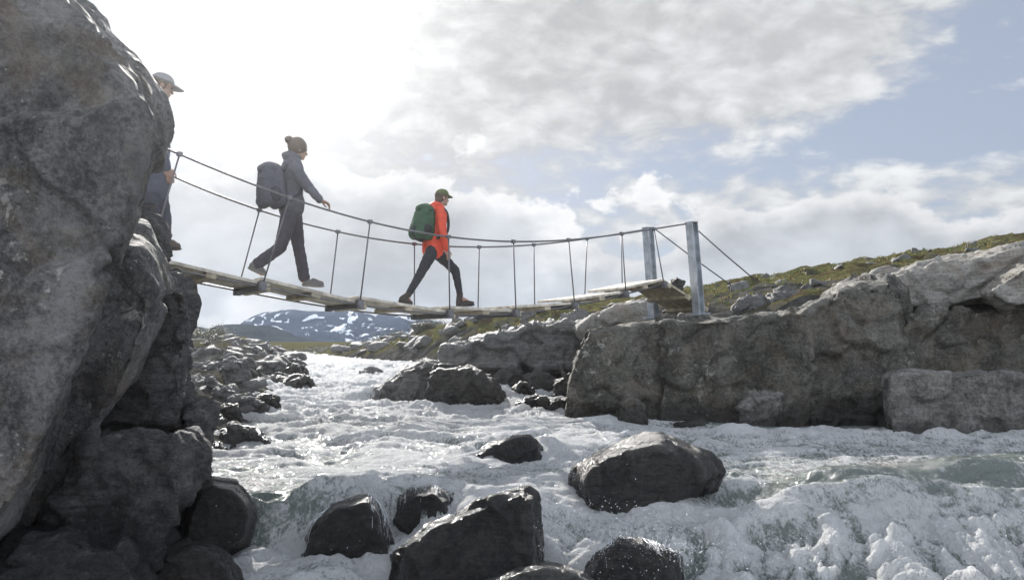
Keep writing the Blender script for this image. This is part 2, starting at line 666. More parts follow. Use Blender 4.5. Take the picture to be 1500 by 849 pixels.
def ground_z(X, Y):
    bl, br = bank_left(Y), bank_right(Y)
    wz = water_base(X, Y)
    inside = np.minimum(X - bl, br - X)                     # >0 in the river
    # right bank
    zf = interp(X, [0.5, 4.2, 5.0, 7.5, 12, 30], [0.22, 0.30, 0.62, 1.0, 1.7, 4.0])
    zr = 1.24 + 0.158 * (X - 2.3)
    zr = np.where(X > 20, 4.0 + 0.06 * (X - 20), zr)
    tt = np.clip((Y - 11.5) / (28 - 11.5), 0, 1)
    right = zf + (zr - zf) * tt ** 0.85
    back = np.clip((Y - 28) / 60, 0, 1)
    right = right * (1 - back) + (-0.3) * back
    dist_r = np.clip((X - br) / 2.2, 0, 1)
    zright = wz + 0.1 + (right - wz - 0.1) * (dist_r ** 0.7)
    # left bank
    left = interp(Y, [0, 6, 9, 14, 25, 50, 120], [-0.6, -0.6, -0.85, -0.75, -0.55, -0.35, -0.6])
    left = left + np.clip((-X - 6) * 0.10, 0, 3) * np.clip(1 - (Y - 20) / 60, 0, 1)
    dist_l = np.clip((bl - X) / 1.5, 0, 1)
    zleft = wz + 0.05 + (left - wz - 0.05) * dist_l
    mid = wz - 0.55
    z = np.where(inside > 0, wz + 0.05 - np.clip(inside / 0.6, 0, 1) * 0.6, np.where(X > br, zright, zleft))
    far = np.clip((Y - 60) / 60, 0, 1)
    return z * (1 - far) + (-0.7) * far


def ground_detail(X, Y):
    p = np.stack([X, Y, np.zeros_like(X)], -1).reshape(-1, 3)
    wob = 0.5 * pnoise(p / 3.0)
    n = 0.20 * fbm(p / 2.6, 4) + 0.13 * fbm(p / 0.9 + 40, 4, 0.6, True)
    v, e, tl = cells(p / 1.3 + 0.4 * np.stack([pnoise(p), pnoise(p + 9), pnoise(p + 20)], -1), 3)
    n = n + (0.16 * (v - 0.5) + 0.2 * tl) * np.clip(e / 0.15, 0, 1)
    big = 0.9 * fbm(p / 25.0 + 3, 3) * np.clip((p[:, 1] - 30) / 60, 0, 1)
    return (n + big).reshape(X.shape)


# ------------------------------------------------------------------ ground sheet
def build_ground():
    m, t, out = new_mat('heath_and_rock')
    b = t.n('ShaderNodeBsdfDiffuse')
    t.l(b.outputs[0], out.inputs[0])
    geo = t.n('ShaderNodeNewGeometry')
    pos = geo.outputs['Position']
    big = t.noise(pos, 0.55, 6, 0.62, 0.5)
    mid = t.noise(pos, 3.2, 7, 0.65)
    fine = t.noise(pos, 17, 6, 0.7)
    rock_c = t.mix(t.smooth(mid, 0.35, 0.7), (0.025, 0.025, 0.023), (0.11, 0.107, 0.10))
    moss = t.mix(t.smooth(fine, 0.35, 0.65), (0.042, 0.054, 0.020), (0.135, 0.128, 0.055))
    heath = t.mix(t.smooth(mid, 0.40, 0.62), moss, (0.06, 0.044, 0.024))
    sep = t.n('ShaderNodeSeparateXYZ')
    t.l(geo.outputs['Normal'], sep.inputs[0])
    at_ = t.n('ShaderNodeAttribute', attribute_name='veg')
    f = t.math('ADD', t.math('ADD', big, t.math('MULTIPLY', fine, 0.35)), t.math('MULTIPLY', at_.outputs['Fac'], 0.35))
    f = t.math('MULTIPLY', t.smooth(f, 0.66, 0.84), t.smooth(sep.outputs[2], 0.72, 0.90))
    t.l(t.mix(f, rock_c, heath), b.inputs['Color'])
    bp = t.n('ShaderNodeBump')
    bp.inputs['Strength'].default_value = 0.8
    bp.inputs['Distance'].default_value = 0.12
    t.l(t.math('ADD', t.math('MULTIPLY', mid, 0.5), t.math('MULTIPLY', fine, 0.4)), bp.inputs['Height'])
    t.l(bp.outputs[0], b.inputs['Normal'])
    ys = np.concatenate([np.linspace(-12, 5, 40), 5 + np.cumsum(np.geomspace(0.06, 0.22, 230)), ])
    ys = np.concatenate([ys, np.geomspace(ys[-1] + 0.4, 6000, 110)])
    us = np.linspace(-1.9, 1.9, 560)
    YY, UU = np.meshgrid(ys, us, indexing='ij')
    XX = UU * (np.maximum(YY, 0) + 6.0)
    ZZ = ground_z(XX, YY)
    inside = np.minimum(XX - bank_left(YY), bank_right(YY) - XX)
    det = ground_detail(XX, YY) * np.clip(0.25 + 0.75 * np.clip(-inside / 1.0, 0, 1), 0, 1)
    ZZ = ZZ + det
    ZZ = np.where((YY < 12.2) & (XX > bank_right(np.full_like(YY, 11.5)) - 0.3) | (YY < 10.6) & (XX > -2.5), np.minimum(ZZ, water_base(XX, YY) - 0.4), ZZ)
    me = grid_mesh(XX, YY, ZZ)
    veg = np.clip((YY - 14) / 8, 0, 1) * np.clip((XX - bank_right(YY)) / 3, -0.4, 1)
    veg = np.maximum(veg, np.clip((YY - 24) / 14, -1, 1.2))
    attr(me, 'veg', veg)
    me.name = 'ground'
    o = link('ground', me, m)
    setp(o, 'rocky heath with mossy ground rising to the right of the river', kind='structure')
    return o


GROUND = build_ground()

# ------------------------------------------------------------------ far mountains
def build_mountains():
    def mk(name, prof, D, depth, cols, label, snow, seed):
        px = np.array([p[0] for p in prof], float)
        py = np.array([p[1] for p in prof], float)
        xs = (np.linspace(px[0], px[-1], 260) - 750) / FPX * D
        H = np.interp(np.linspace(px[0], px[-1], 260), px, (500 - py) / FPX * D)
        vs = np.linspace(-1, 1, 90)
        VV, XX = np.meshgrid(vs, xs, indexing='ij')
        HH = np.broadcast_to(H, VV.shape)
        prof_y = np.clip(1 - np.abs(VV), 0, 1)
        shape = np.where(prof_y < 0.55, 0.55 * (prof_y / 0.55) ** 1.2, 0.55 + 0.45 * np.clip((prof_y - 0.55) / 0.2, 0, 1) ** 0.6)
        YY = D + VV * depth
        p = np.stack([XX, YY, 0 * XX], -1).reshape(-1, 3) / (D * 0.035) + seed
        n = fbm(p, 5, 0.55, True).reshape(VV.shape)
        Z = HH * shape + n * HH.max() * 0.26 * np.clip(prof_y * 3, 0, 1) * np.clip(1.25 - shape, 0.15, 1) - D * 0.004
        me = grid_mesh(XX, YY, Z)
        m, t, out = new_mat(name + '_rock')
        b = t.n('ShaderNodeBsdfDiffuse')
        t.l(b.outputs[0], out.inputs[0])
        geo = t.n('ShaderNodeNewGeometry')
        pos = t.map(geo.outputs['Position'], scale=(1 / D, 1 / D, 2.2 / D))
        nn = t.noise(pos, 30, 8, 0.65, 0.4)
        c = t.mix(t.smooth(nn, 0.35, 0.65), cols[0], cols[1])
        if snow:
            s1 = t.noise(t.map(pos, rot=(0, R(30), 0), scale=(1.3, 1.0, 0.8)), 20, 7, 0.6, 1.2)
            s2 = t.noise(pos, 9, 3, 0.5)
            sf = t.smooth(t.math('ADD', s1, t.math('MULTIPLY', s2, 0.4)), 0.765, 0.79)
            c = t.mix(sf, c, (0.78, 0.80, 0.84))
        t.l(c, b.inputs['Color'])
        o = link(name, me, m)
        setp(o, label, kind='structure')
    mk('mountain', [(352, 500), (372, 478), (385, 464), (405, 456), (425, 452), (470, 455), (535, 456), (546, 460), (556, 470), (561, 460),
                    (600, 459), (630, 466), (655, 472), (672, 484), (700, 500)], 2300, 420,
       ((0.022, 0.03, 0.047), (0.055, 0.065, 0.09)), 'flat topped blue mountain with snow patches beyond the moor', True, 3.3)
    mk('hill', [(120, 500), (200, 488), (262, 474), (282, 477), (312, 487), (335, 480), (352, 473), (380, 473), (398, 480), (410, 490), (440, 499), (470, 503)],
       1100, 260, ((0.015, 0.02, 0.024), (0.038, 0.044, 0.045)), 'dark low rounded hill in front of the snowy mountain', False, 8.1)


build_mountains()

# ------------------------------------------------------------------ left cliff
LEFT_A = simple_sil([(-330, 250), (-260, -120), (-60, -190), (60, -40), (130, 16), (182, 58), (214, 98), (231, 145), (230, 195), (214, 262), (196, 330),
                     (150, 470), (90, 640), (20, 800), (-60, 900), (-300, 800)], 5.0, 2.4, front=0.86, back=0.75)
LEFT_B = simple_sil([(190, 318), (218, 330), (243, 408), (238, 440), (215, 510), (185, 575), (140, 640), (95, 700), (40, 790), (-10, 880), (-100, 900), (60, 480)],
                    5.3, 1.3, front=0.82, back=0.85)
rock('boulder', [LEFT_A, LEFT_B], M_LEFT, 0.03, 'huge lichen spotted grey boulder filling the left side, hiding the bridge end',
     amp=0.05, sc=1.1, chip=0.07, csc=0.8, fine=0.012, sm=4, seed=1)
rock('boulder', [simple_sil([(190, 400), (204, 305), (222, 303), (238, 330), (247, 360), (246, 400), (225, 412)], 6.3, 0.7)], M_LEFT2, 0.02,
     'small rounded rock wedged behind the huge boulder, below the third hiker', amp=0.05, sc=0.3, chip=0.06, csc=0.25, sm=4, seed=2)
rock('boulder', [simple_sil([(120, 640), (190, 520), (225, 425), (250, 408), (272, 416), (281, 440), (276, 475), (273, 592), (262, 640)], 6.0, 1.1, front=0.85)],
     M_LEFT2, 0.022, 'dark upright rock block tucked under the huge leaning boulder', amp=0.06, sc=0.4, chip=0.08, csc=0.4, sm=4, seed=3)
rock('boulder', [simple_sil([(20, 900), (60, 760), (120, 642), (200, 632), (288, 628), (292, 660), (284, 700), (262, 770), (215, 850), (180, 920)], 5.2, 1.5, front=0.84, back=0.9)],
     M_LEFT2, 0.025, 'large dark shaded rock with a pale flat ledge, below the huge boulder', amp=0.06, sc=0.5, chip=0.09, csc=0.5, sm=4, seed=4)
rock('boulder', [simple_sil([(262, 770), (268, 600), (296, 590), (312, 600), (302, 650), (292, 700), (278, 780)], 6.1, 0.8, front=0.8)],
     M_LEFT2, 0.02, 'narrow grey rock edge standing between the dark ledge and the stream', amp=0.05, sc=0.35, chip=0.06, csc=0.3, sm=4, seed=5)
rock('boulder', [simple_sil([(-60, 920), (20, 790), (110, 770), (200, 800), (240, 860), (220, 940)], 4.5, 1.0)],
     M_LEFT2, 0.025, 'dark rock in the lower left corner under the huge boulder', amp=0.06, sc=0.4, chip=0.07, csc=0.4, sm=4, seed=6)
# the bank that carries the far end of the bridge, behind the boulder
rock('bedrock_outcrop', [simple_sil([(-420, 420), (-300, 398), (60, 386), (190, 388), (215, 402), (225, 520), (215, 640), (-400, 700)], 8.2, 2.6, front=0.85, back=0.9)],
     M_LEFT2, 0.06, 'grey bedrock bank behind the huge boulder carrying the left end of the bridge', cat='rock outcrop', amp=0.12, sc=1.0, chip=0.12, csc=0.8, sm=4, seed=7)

# ------------------------------------------------------------------ right bank bedrock
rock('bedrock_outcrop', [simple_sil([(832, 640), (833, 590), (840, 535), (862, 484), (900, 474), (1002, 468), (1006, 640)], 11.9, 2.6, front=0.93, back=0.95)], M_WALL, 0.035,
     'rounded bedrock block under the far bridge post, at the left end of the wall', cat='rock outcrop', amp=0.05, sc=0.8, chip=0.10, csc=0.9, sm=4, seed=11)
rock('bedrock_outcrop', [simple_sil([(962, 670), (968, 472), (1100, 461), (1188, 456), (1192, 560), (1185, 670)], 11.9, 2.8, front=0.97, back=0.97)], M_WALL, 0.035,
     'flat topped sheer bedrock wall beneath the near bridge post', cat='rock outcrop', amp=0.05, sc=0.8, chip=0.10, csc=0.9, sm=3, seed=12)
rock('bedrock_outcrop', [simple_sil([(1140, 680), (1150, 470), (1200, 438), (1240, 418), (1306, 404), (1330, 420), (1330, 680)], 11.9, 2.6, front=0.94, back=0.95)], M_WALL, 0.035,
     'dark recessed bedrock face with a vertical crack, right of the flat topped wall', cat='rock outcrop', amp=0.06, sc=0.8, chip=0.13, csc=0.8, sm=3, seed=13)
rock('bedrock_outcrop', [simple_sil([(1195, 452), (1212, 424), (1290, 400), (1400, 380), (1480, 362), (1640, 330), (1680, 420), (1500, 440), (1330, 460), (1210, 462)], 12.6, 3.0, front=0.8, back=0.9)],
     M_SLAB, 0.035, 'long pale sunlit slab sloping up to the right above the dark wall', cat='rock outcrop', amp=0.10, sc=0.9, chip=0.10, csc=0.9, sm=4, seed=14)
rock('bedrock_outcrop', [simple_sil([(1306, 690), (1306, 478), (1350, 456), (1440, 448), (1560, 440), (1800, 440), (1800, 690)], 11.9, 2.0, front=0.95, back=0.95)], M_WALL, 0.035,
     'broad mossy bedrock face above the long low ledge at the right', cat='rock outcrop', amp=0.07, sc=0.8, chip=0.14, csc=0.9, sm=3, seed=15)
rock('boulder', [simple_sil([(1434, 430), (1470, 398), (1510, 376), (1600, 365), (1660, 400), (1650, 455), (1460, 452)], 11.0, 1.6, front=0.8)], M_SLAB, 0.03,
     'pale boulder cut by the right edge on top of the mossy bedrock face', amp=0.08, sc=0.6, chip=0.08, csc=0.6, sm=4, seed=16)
rock('bedrock_ledge', [simple_sil([(1297, 585), (1298, 550), (1320, 545), (1420, 545), (1500, 552), (1780, 560), (1800, 665), (1310, 665), (1303, 640)], 9.7, 1.2, front=0.97, back=0.95)], M_LEDGE, 0.025,
     'long low flat topped grey ledge rising from the water at the right', cat='rock ledge', amp=0.05, sc=0.6, chip=0.05, csc=0.6, sm=3, seed=17)
rock('boulder', [simple_sil([(1068, 640), (1072, 595), (1090, 575), (1150, 572), (1152, 600), (1135, 640)], 10.6, 0.5)], M_LEDGE, 0.02,
     'angular grey block leaning at the foot of the sheer bedrock wall', amp=0.03, sc=0.3, chip=0.04, csc=0.3, sm=3, seed=18)
rock('boulder', [simple_sil([(898, 625), (905, 590), (925, 580), (945, 592), (945, 625)], 10.3, 0.4)], M_WALL, 0.018,
     'squat grey rock at the foot of the rounded bedrock block', amp=0.03, sc=0.3, chip=0.04, csc=0.3, sm=3, seed=19)
rock('boulder', [simple_sil([(968, 650), (985, 618), (1030, 612), (1052, 630), (1050, 652)], 10.2, 0.5)], M_WALL, 0.018,
     'low olive stained rock at the waterline left of the angular grey block', amp=0.03, sc=0.3, chip=0.03, csc=0.3, sm=3, seed=20)
rock('boulder', [simple_sil([(1180, 650), (1190, 608), (1240, 600), (1285, 612), (1290, 652)], 10.5, 0.5)], M_WET, 0.02,
     'black wet rock in the shaded corner beside the low ledge', amp=0.04, sc=0.3, chip=0.06, csc=0.3, sm=3, seed=21)
rock('bedrock_ledge', [simple_sil([(636, 540), (640, 512), (700, 497), (762, 487), (800, 478), (860, 462), (875, 500), (850, 545)], 16.0, 2.2, front=0.92, back=0.9)], M_RIVER, 0.04,
     'low dark rock ledge under the middle of the bridge', cat='rock ledge', amp=0.10, sc=0.9, chip=0.14, csc=0.8, sm=3, seed=22)
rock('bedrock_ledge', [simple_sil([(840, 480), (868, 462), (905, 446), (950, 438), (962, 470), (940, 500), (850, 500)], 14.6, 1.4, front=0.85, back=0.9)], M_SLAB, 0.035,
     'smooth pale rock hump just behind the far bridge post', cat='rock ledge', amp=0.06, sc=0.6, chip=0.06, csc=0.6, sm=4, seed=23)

# ------------------------------------------------------------------ river boulders
BIG = rock('boulder', [simple_sil([(829, 708), (838, 684), (880, 658), (930, 640), (972, 631), (1002, 646), (1048, 668), (1061, 690), (1050, 716), (1005, 748), (960, 790), (880, 795), (838, 745)],
                           6.75, 1.15, front=0.72)], M_WET, 0.016, 'big dark bare boulder in midstream with a ridged top',
     amp=0.025, sc=0.5, chip=0.035, csc=0.6, fine=0.007, sm=2, seed=31)
FORE = rock('boulder', [simple_sil([(572, 812), (620, 772), (700, 735), (772, 710), (788, 722), (794, 800), (790, 900), (700, 930), (580, 920)], 5.3, 0.95, front=0.86, lean=0.25)], M_WET, 0.016,
     'dark wedge shaped boulder in the foreground with water running over its sunny side', amp=0.025, sc=0.4, chip=0.04, csc=0.42, fine=0.008, sm=1, seed=32)
VEIL = rock('boulder', [simple_sil([(430, 830), (452, 765), (490, 733), (540, 722), (562, 742), (582, 800), (600, 880), (430, 880)], 5.85, 0.7, front=0.8)], M_WET, 0.016,
     'black boulder under thin veils of water, left of the wedge shaped boulder', amp=0.02, sc=0.3, chip=0.020, csc=0.3, fine=0.006, sm=2, seed=33)
VEIL2 = rock('boulder', [simple_sil([(568, 770), (580, 732), (605, 714), (640, 712), (664, 730), (660, 780), (610, 820)], 6.15, 0.6)], M_WET, 0.016,
     'glossy rounded boulder washed by rippling water between two foreground boulders', amp=0.02, sc=0.25, chip=0.015, csc=0.25, fine=0.006, sm=2, seed=34)
BOT = rock('boulder', [simple_sil([(690, 862), (750, 832), (800, 823), (856, 836), (895, 862), (880, 920), (700, 920)], 4.6, 0.6, front=0.8)], M_RIVER, 0.013,
     'streaked grey rock cut off by the bottom edge', amp=0.02, sc=0.3, chip=0.015, csc=0.3, fine=0.006, sm=2, seed=35)
SPL = rock('boulder', [simple_sil([(850, 850), (868, 808), (905, 786), (960, 792), (1000, 815), (1015, 880), (870, 900)], 5.2, 0.6, front=0.75)], M_WET, 0.016,
     'black rock half buried in splashing foam below the big midstream boulder', amp=0.02, sc=0.25, chip=0.025, csc=0.25, fine=0.006, sm=2, seed=36)
RND = rock('boulder', [simple_sil([(255, 800), (266, 750), (284, 713), (312, 697), (346, 703), (370, 730), (379, 757), (366, 800), (310, 830)], 5.6, 0.8)], M_WET, 0.016,
     'dark rounded boulder at the foot of the left cliff', amp=0.02, sc=0.4, chip=0.013, csc=0.4, fine=0.006, sm=2, seed=37)
rock('boulder', [simple_sil([(180, 900), (225, 806), (280, 788), (320, 800), (352, 835), (370, 900)], 5.0, 0.8)], M_WET, 0.016,
     'black low rock below the dark rounded boulder, near the bottom edge', amp=0.02, sc=0.35, chip=0.025, csc=0.3, fine=0.006, sm=2, seed=38)
LOW = rock('boulder', [simple_sil([(676, 676), (715, 650), (752, 638), (778, 634), (797, 652), (798, 676), (740, 690)], 8.3, 0.7, front=0.8)], M_WET, 0.018,
     'low dark rock barely breaking the white water left of the big boulder', amp=0.02, sc=0.3, chip=0.020, csc=0.3, fine=0.006, sm=2, seed=39)
rock('boulder', [simple_sil([(538, 612), (548, 572), (590, 540), (618, 526), (645, 530), (652, 560), (640, 612)], 13.2, 1.3, front=0.85)], M_RIVER, 0.025,
     'pale slanting slab boulder in midstream below the second hiker and the bridge', amp=0.06, sc=0.5, chip=0.08, csc=0.5, sm=3, seed=40)
rock('boulder', [simple_sil([(600, 612), (622, 556), (636, 534), (692, 538), (728, 560), (738, 588), (730, 612)], 12.5, 1.3, front=0.85)], M_WET, 0.025,
     'black boulder leaning on the pale slab boulder in midstream', amp=0.06, sc=0.5, chip=0.08, csc=0.5, sm=3, seed=41)
rock('boulder', [simple_sil([(310, 668), (320, 636), (340, 618), (372, 624), (402, 652), (396, 676)], 9.2, 0.7, front=0.8)], M_STONE, 0.018,
     'grey slab stone tilted into the water on the left bank', amp=0.03, sc=0.3, chip=0.05, csc=0.25, sm=2, seed=42)
rock('boulder', [simple_sil([(606, 632), (612, 612), (624, 612), (634, 632)], 10.6, 0.4)], M_WET, 0.018,
     'tiny dark rock tip just showing in the rapids under the red jacket', amp=0.02, sc=0.2, chip=0.02, csc=0.2, sm=2, seed=43)

# (px, py_top, py_bottom, width, Y, label)
ST = [
    (345, 522, 572, 44, 13.5, 'upright thin grey slab stone among the left bank stones'),
    (300, 548, 588, 62, 12.5, 'pale flat stone on the left bank beside the cliff edge'),
    (334, 560, 600, 56, 12.0, 'leaning grey block in the middle of the left bank pile'),
    (362, 576, 610, 60, 11.0, 'square grey stone at the water end of the left bank pile'),
    (392, 578, 612, 44, 11.2, 'dark stone meeting the foam right of the left bank pile'),
    (305, 596, 632, 44, 10.0, 'stone low beside the cliff foot on the left bank'),
    (338, 590, 616, 36, 10.4, 'small dark stone in front of the left bank pile'),
    (318, 648, 676, 60, 8.6, 'wet dark stone in the cove at the foot of the cliff'),
    (432, 530, 556, 48, 16.5, 'dark pointed rock in the upper rapids'),
    (428, 552, 578, 72, 15.0, 'dark flat wet rock in the upper rapids, in front of the pointed one'),
    (384, 552, 570, 50, 15.0, 'mid grey stone between the left bank pile and the upper rapids'),
    (312, 530, 548, 60, 16.0, 'long low stone at the back of the left bank'),
    (366, 536, 552, 40, 17.0, 'small pale stone at the back of the left bank'),
    (392, 530, 546, 46, 19.0, 'rounded stone beside the upper rapids on the left bank'),
    (545, 540, 554, 40, 18.0, 'small rock tip in the upper rapids behind the pale slab boulder'),
    (748, 536, 566, 56, 14.5, 'grey rock right of the black leaning boulder'),
    (790, 540, 566, 56, 14.0, 'pale flat rock in front of the low dark ledge'),
    (826, 546, 580, 40, 13.0, 'dark rock tucked against the left end of the wall'),
    (766, 560, 590, 50, 13.0, 'low wet rock in the foam right of the black boulder'),
    (786, 578, 606, 54, 11.8, 'dark rock in the side channel beside the wall'),
    (818, 580, 606, 34, 11.6, 'small black rock at the corner of the wall'),
    (716, 534, 552, 44, 15.5, 'small pale rock at the edge of the low ledge'),
    (992, 405, 420, 24, 14.5, 'round dark stone behind the bridge ramp'),
    (1150, 424, 452, 70, 13.4, 'pinkish grey stone on the turf right of the near post'),
    (1098, 432, 458, 60, 13.2, 'broken grey stone on the bank beside the near post'),
    (1176, 430, 452, 50, 13.0, 'weathered stone on the turf beside the pale slab'),
]
for k, (px, y0, y1, w, Y, lab) in enumerate(ST):
    r_ = random.Random(k + 50)
    outl = []
    for a in range(8):
        th = 2 * math.pi * a / 8 + r_.uniform(-0.25, 0.25)
        rr = r_.uniform(0.85, 1.12)
        outl.append((px + math.cos(th) * w / 2 * rr, (y0 + y1 + 12) / 2 + math.sin(th) * (y1 - y0 + 12) / 2 * rr))
    sz = w / FPX * Y
    dark = 'dark' in lab or 'black' in lab or 'wet' in lab
    rock('stone', [simple_sil(outl, Y, sz * 0.9, front=0.78, skew=(r_.uniform(-.1, .1) * sz, 0))], M_WET if dark else M_STONE, max(0.014, sz / 32), lab, cat='stone',
         amp=sz * 0.06, sc=sz * 0.6, chip=sz * 0.12, csc=sz * 0.45, fine=sz * 0.012, sm=2, seed=60 + k)

# loose stones scattered over the banks, copies of a few shapes
def scatter_stones():
    protos = []
    for k in range(6):
        r_ = random.Random(900 + k)
        pts = [np.array([r_.uniform(-1, 1) * 0.5, r_.uniform(-1, 1) * 0.45, r_.uniform(-1, 1) * 0.33]) for _ in range(16)]
        bm = bmesh.new()
        hull_into(bm, pts)
        me = bpy.data.meshes.new('stone')
        bm.to_mesh(me)
        bm.free()
        me = remeshed(me, 0.06, 2)
        co, no = get_co(me), get_no(me)
        set_co(me, co + no * (0.05 * fbm(co / 0.3 + k * 9, 3))[:, None])
        smooth_shade(me)
        me.materials.append(M_STONE)
        protos.append(me)
    r_ = random.Random(77)
    n = 0
    spec = []
    for _ in range(6000):
        zone = r_.random()
        if zone < 0.45:
            Y = r_.uniform(9, 30)
            X = float(bank_left(Y)) - abs(r_.gauss(0, 2.2)) - 0.05
            s = r_.uniform(0.10, 0.42)
            g = 0
        elif zone < 0.75:
            Y = r_.uniform(13, 34)
            X = float(bank_right(Y)) + abs(r_.gauss(0, 2.5)) + 0.1
            s = r_.uniform(0.10, 0.45)
            g = 1
        else:
            Y = r_.uniform(14, 25)
            X = r_.uniform(3, 17)
            s = r_.uniform(0.12, 0.5)
            g = 2
        s *= 1 + (max(0.0, Y - 14) / 16 if g < 2 else 0)
        u = 750 + FPX * X / Y
        if not (285 < u < 1520):
            continue
        spec.append((X, Y, s, g))
        if len(spec) >= 270:
            break
    lab = [('loose grey stone among many along the left bank beyond the cliff', 'loose stones along the left bank'),
           ('loose grey stone among many below the dark ledge on the right bank', 'loose stones along the right bank'),
           ('loose grey stone among many on the mossy slope behind the posts', 'loose stones on the mossy slope')]
    for (X, Y, s, g) in spec:
        o = bpy.data.objects.new('loose_stone', protos[n % 6])
        COL.objects.link(o)
        z = float(ground_z(np.array([X]), np.array([Y]))[0]) + float(ground_detail(np.array([[X]]), np.array([[Y]]))[0, 0])
        o.location = (X, Y, z + 0.10 * s)
        o.scale = (s * r_.uniform(0.8, 1.5), s * r_.uniform(0.8, 1.3), s * r_.uniform(0.7, 1.25))
        o.rotation_euler = (r_.uniform(-0.4, 0.4), r_.uniform(-0.4, 0.4), r_.uniform(0, 6.28))
        setp(o, lab[g][0], 'stone', lab[g][1])
        n += 1


scatter_stones()

# ------------------------------------------------------------------ river
def rock_bvh(o):
    me = o.data
    co = get_co(me)
    return BVHTree.FromPolygons([tuple(v) for v in co], [tuple(p.vertices) for p in me.polygons])


def build_river():
    ys = np.concatenate([np.arange(2.6, 8.0, 0.022), np.arange(8.0, 13, 0.04), np.arange(13, 24, 0.09), np.arange(24, 62, 0.35)])
    us = np.linspace(-1, 1, 620)
    YY, UU = np.meshgrid(ys, us, indexing='ij')
    L = bank_left(YY) - 0.8
    Rr = np.minimum(bank_right(YY) + 0.9, 1.15 * YY + 3.0)
    XX = L + (Rr - L) * (UU * 0.5 + 0.5)
    base = water_base(XX, YY)
    sh = XX.shape
    P = np.stack([XX, YY, 0 * XX], -1).reshape(-1, 3)
    turb = interp(YY, [0, 5.7, 6.1, 6.4, 7.6, 9.0, 11, 15, 22, 40], [1.0, 1.0, 0.7, 0.32, 0.38, 0.75, 1.0, 1.0, 0.9, 0.5]).ravel()
    q = np.stack([0.5 * pnoise(P / 0.9), 0.5 * pnoise(P / 0.9 + 50), 0 * P[:, 0]], -1)
    w0 = fbm(P / np.array([2.6, 1.5, 1]) + 71, 2)
    w1 = fbm((P + q) / np.array([1.1, 0.7, 1]), 3)
    w2 = fbm((P + 0.6 * q) / np.array([0.42, 0.24, 1]) + 11, 3, 0.5)
    w2r = fbm((P + 0.6 * q) / np.array([0.55, 0.34, 1]) + 37, 4, 0.55, True)
    qq = P + 0.4 * q + 0.05 * np.stack([pnoise(P / 0.13), pnoise(P / 0.13 + 9), 0 * P[:, 0]], -1)
    bil = np.abs(pnoise(qq / np.array([0.42, 0.66, 1]) + 23)) + 0.50 * np.abs(pnoise(qq / np.array([0.15, 0.28, 1]) + 31)) + 0.22 * np.abs(pnoise(qq / 0.075 + 43))
    w3 = fbm((P + 0.3 * q) / np.array([0.13, 0.075, 1]) + 23, 3, 0.55)
    froth = (np.clip((6.15 - P[:, 1]) / 0.4, 0, 1) * np.clip((P[:, 0] - 0.2) / 0.5, 0, 1))
    far_s = np.clip((P[:, 1] - 8) / 8, 0, 1)
    w4 = fbm((P + 0.9 * q) / np.array([1.5, 0.75, 1]) + 55, 3, 0.5, True)
    h = 0.06 * w0 + 0.07 * w1 + turb * (0.15 * w4 + 0.07 * w2 + (0.05 + 0.04 * far_s) * w2r * (1 - 0.7 * froth) + 0.032 * w3) + 0.010 * w3 + froth * (0.19 * bil - 0.07)
    foam = 0.16 + 0.20 * turb + 0.55 * w2r + 0.45 * w4 + 0.25 * w1 + 0.25 * w2 + froth * (1.7 * bil - 0.80)
    foam = foam + 0.12 * np.clip(1 - np.abs(P[:, 0] + 0.8) / 2.5, 0, 1)
    foam = foam - 0.16 * np.clip((P[:, 0] - 1.0) / 0.6, 0, 1) * np.clip((P[:, 1] - 6.1) / 0.3, 0, 1) * np.clip((9.4 - P[:, 1]) / 0.5, 0, 1)
    foam = foam.reshape(sh)
    h = h.reshape(sh)
    # smooth green-grey rolls on the right above the lower froth
    for (cx, cy, rx, ry, a) in ((2.0, 6.5, 0.42, 0.35, -0.16), (2.75, 6.5, 0.55, 0.32, 0.16), (3.9, 6.7, 0.8, 0.42, 0.20), (5.0, 7.2, 0.9, 0.45, 0.14)):
        g = np.exp(-((XX - cx) / rx) ** 2 - ((YY - cy) / ry) ** 2)
        h += a * g
        foam -= 0.36 * g
    g = np.exp(-((YY - 9.2 - 0.15 * np.sin(XX * 2.1)) / 0.30) ** 2) * np.clip((XX - 1.8) / 0.6, 0, 1)
    h += 0.06 * g * (1 + 0.9 * w2.reshape(sh))
    foam += 0.15 * g
    g = np.exp(-((YY - 10.3) / 0.45) ** 2) * np.clip((XX - 2.2) / 0.6, 0, 1)
    foam -= 1.3 * g
    h *= (1 - 0.6 * g)
    # pillows and wakes about the boulders
    for (px, py, Y, rx, up, dn) in ((945, 745, 6.75, 0.85, 0.10, -0.10), (690, 800, 5.4, 0.62, 0.10, -0.12), (505, 770, 5.9, 0.45, 0.10, -0.1),
                                    (615, 740, 6.2, 0.35, 0.08, -0.05), (740, 668, 8.3, 0.5, 0.10, -0.06), (930, 830, 5.2, 0.45, 0.06, 0.0), (590, 600, 13, 0.8, 0.1, -0.1),
                                    (670, 600, 12.5, 0.8, 0.1, -0.1), (320, 770, 5.6, 0.5, 0.05, -0.05)):
        c = at(px, py, Y)
        rr = np.hypot((XX - c[0]) / rx, (YY - c[1]) / (rx * 0.75))
        ring = np.exp(-((rr - 1.05) / 0.28) ** 2)
        ups = np.clip((YY - c[1]) / (0.5 * rx), -1, 1)
        h += ring * np.where(ups > 0, up * ups, -dn * ups)
        foam += 0.40 * ring * (ups < 0.3)
    # green tongue bending over the left lip, dark pool below it
    g = np.exp(-((XX + 1.95) / 0.28) ** 2 - ((YY - 6.1) / 0.35) ** 2)
    foam -= 0.8 * g
    g = np.exp(-((XX + 1.1) / 0.8) ** 2) * np.clip((6.3 - YY) / 0.3, 0, 1)
    foam -= 0.35 * g
    # water draped over the rocks that stand in the flow
    ZZ0 = base + h
    film = np.zeros(sh)
